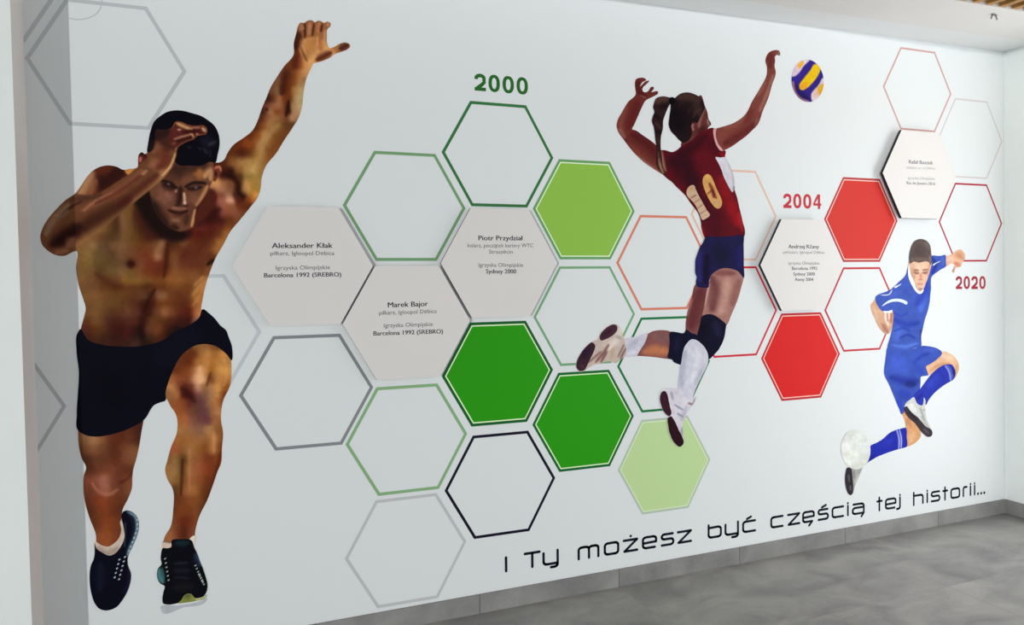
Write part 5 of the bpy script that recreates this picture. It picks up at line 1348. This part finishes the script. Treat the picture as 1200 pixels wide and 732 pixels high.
printed('sock', [(1105.4, 427.6), (1110, 426.6), (1115.2, 427), (1118, 431), (1119.5, 436.4), (1118.8, 441), (1116.9, 444.6), (1113, 447), (1108.7, 449.4), (1102, 454), (1095.6, 459.4), (1091, 464.4), (1087.2, 469.8), (1085, 474), (1082.3, 474.6), (1077.5, 474.4), (1074.4, 472.4), (1071.6, 469.4), (1070, 464), (1072, 460.6),
                (1077.5, 456), (1083.6, 448), (1090.7, 438.8), (1098, 432)], (46, 58, 176), [((58, 76, 200), .6, 5, [(1098, 440), (1088, 452)]), ((176, 190, 240), .95, 1.5, [(1107, 427.6), (1112, 435), (1113.8, 445.5)]), ((110, 124, 214), .8, 1.3, [(1110, 427.4), (1114.8, 435), (1116, 443.6)]), ((24, 32, 120), .8, 3, [(1117.6, 430), (1118.6, 440)]), ((30, 38, 130), .7, 3, [(1074, 468), (1080, 462)])], 1.1, 5, boy)
printed('sock', [(1060.6, 500.8), (1056, 501.8), (1051.5, 503), (1043.3, 506.4), (1033.7, 514.6), (1027, 518.6), (1020, 522), (1018, 532), (1014.6, 539), (1010.8, 545.4), (1013, 545), (1017, 541.4), (1021.4, 538.7), (1027, 535.4), (1033.7, 532.5), (1041, 529.8), (1048.8, 527.2), (1055, 525.4), (1062, 523.2), (1062.4, 512)], (36, 46, 172), [
    ((214, 222, 250), .95, 1.1, [(1050.6, 503.6), (1053.4, 514), (1053, 526)]), ((214, 222, 250), .95, 1.1, [(1053.4, 502.6), (1056, 513), (1055.6, 525.4)]), ((24, 34, 150), .7, 4, [(1024, 534), (1014, 543)]), ((48, 62, 196), .6, 5, [(1034, 522), (1044, 516)])], 1, 4, boy)
printed('shoe', [(1070.2, 465), (1066, 468), (1061.1, 472), (1059.2, 478.6), (1060.6, 483), (1063.6, 487.4), (1068, 491.6), (1072.6, 495.6), (1076, 500), (1079.2, 505), (1083, 508.4), (1087.4, 511.2), (1090.4, 511), (1092, 508), (1091.6, 504.4), (1089.4, 499), (1086.6, 493.4), (1085, 488), (1084, 481.9), (1083.6, 477), (1083.8, 468),
                (1082.4, 465.4), (1081.6, 472), (1080, 475.4), (1077.5, 475), (1073.8, 471.6)], (214, 216, 212), [((236, 238, 236), .8, 4, [(1066, 474), (1072, 482)]), ((170, 172, 170), .7, 3, [(1080, 488), (1088, 502)]), ((90, 92, 96), .8, 1.2, [(1082.6, 480)]), ((150, 154, 160), .7, 1.4, [(1078, 478), (1083, 492)])], 1, 7, boy)
printed('sole', [(1059, 477), (1062, 475.6), (1064.4, 478.6), (1069, 484), (1075, 488.6), (1080, 494.4), (1085, 499.8), (1090.4, 502.6), (1092.2, 506), (1090.6, 511), (1087, 511.6), (1082.6, 508.8), (1078.6, 505), (1075.2, 500), (1072, 495.8), (1067, 491.6), (1062.6, 487), (1060, 482.6)], (64, 56, 64), [((100, 96, 104), .8, 2, [(1082, 502), (1088, 508)]), ((30, 28, 34), .7, 2, [(1064, 482), (1074, 492)])], 1.2, 8, boy, label='dark studded sole')
printed('shoe', [(992.4, 547.6), (990.4, 554), (989.8, 561), (990.4, 568), (992, 574.7), (994, 578.6), (996.4, 580.2), (998.6, 579), (999.8, 576.4), (1001.2, 570.6), (1002.8, 566), (1004.6, 562.4), (1006.4, 558.4), (1008, 554.2), (1009.8, 549.6), (1011.6, 544.8), (1009.4, 545.6), (1004, 548)], (172, 172, 168), [((206, 206, 200), .7, 2.4, [(1006, 556), (1002, 566)]), ((120, 120, 118), .6, 2, [(1000, 552), (1001, 560)])], 1, 4, boy)
printed('sole', [(992.4, 547.8), (990.4, 554), (989.8, 561), (990.4, 568), (992, 574.7), (994, 578.6), (996.4, 580), (998.6, 578.4), (999.6, 573), (999.4, 566), (998.8, 559), (998.2, 553), (997.4, 548.8)], (52, 46, 56), [((110, 108, 114), .7, 1.6, [(994, 556), (995, 564)]), ((120, 116, 120), .7, 1.6, [(996, 569), (996.6, 574)])], 1, 5, boy, label='dark sole')
x, z = wall_pt(1002.2, 526.4)
fb = empty('printed_ball', float(x), 0, float(z))
tag(fb, 'printed pale greenish white football at the toes of the boy', 'ball')
printed('ball', ell(1002.4, 526.4, 17.2, 23.2, -4), (228, 232, 228), [((238, 241, 240), .8, 12, [(1000, 522)]), ((208, 214, 204), .8, 5, [(1000, 546), (1010, 543), (1017, 533)]), ((216, 220, 214), .6, 5, [(988, 516), (994, 508), (1004, 505)]), ((214, 222, 208), .6, 4, [(992, 530), (998, 536)]), ((246, 246, 246), .8, 3, [(999, 518)])], 1.4, 6, fb)

# thin grey arc printed inside the top left hexagon
arcp = spline([(80, 21.2), (89, 22.8), (98, 22.4), (106, 20.2), (112.5, 16.4), (117, 11), (119, 5.5), (119.3, 0)], 2.0, False)
vs = []
for i, p in enumerate(arcp):
    q = arcp[min(i + 1, len(arcp) - 1)] - arcp[max(i - 1, 0)]
    nrm = np.array([-q[1], q[0]]) / np.hypot(*q) * .55
    vs.append((p + nrm, p - nrm))
x, z = wall_pt(100, 21)
ar = flat('printed_arc', [[vs[i][0], vs[i + 1][0], vs[i + 1][1], vs[i][1]] for i in range(len(vs) - 1)], (158, 168, 174), None, 1)
tag(ar, 'thin grey arc printed at the very top inside the large grey hexagon', 'line')
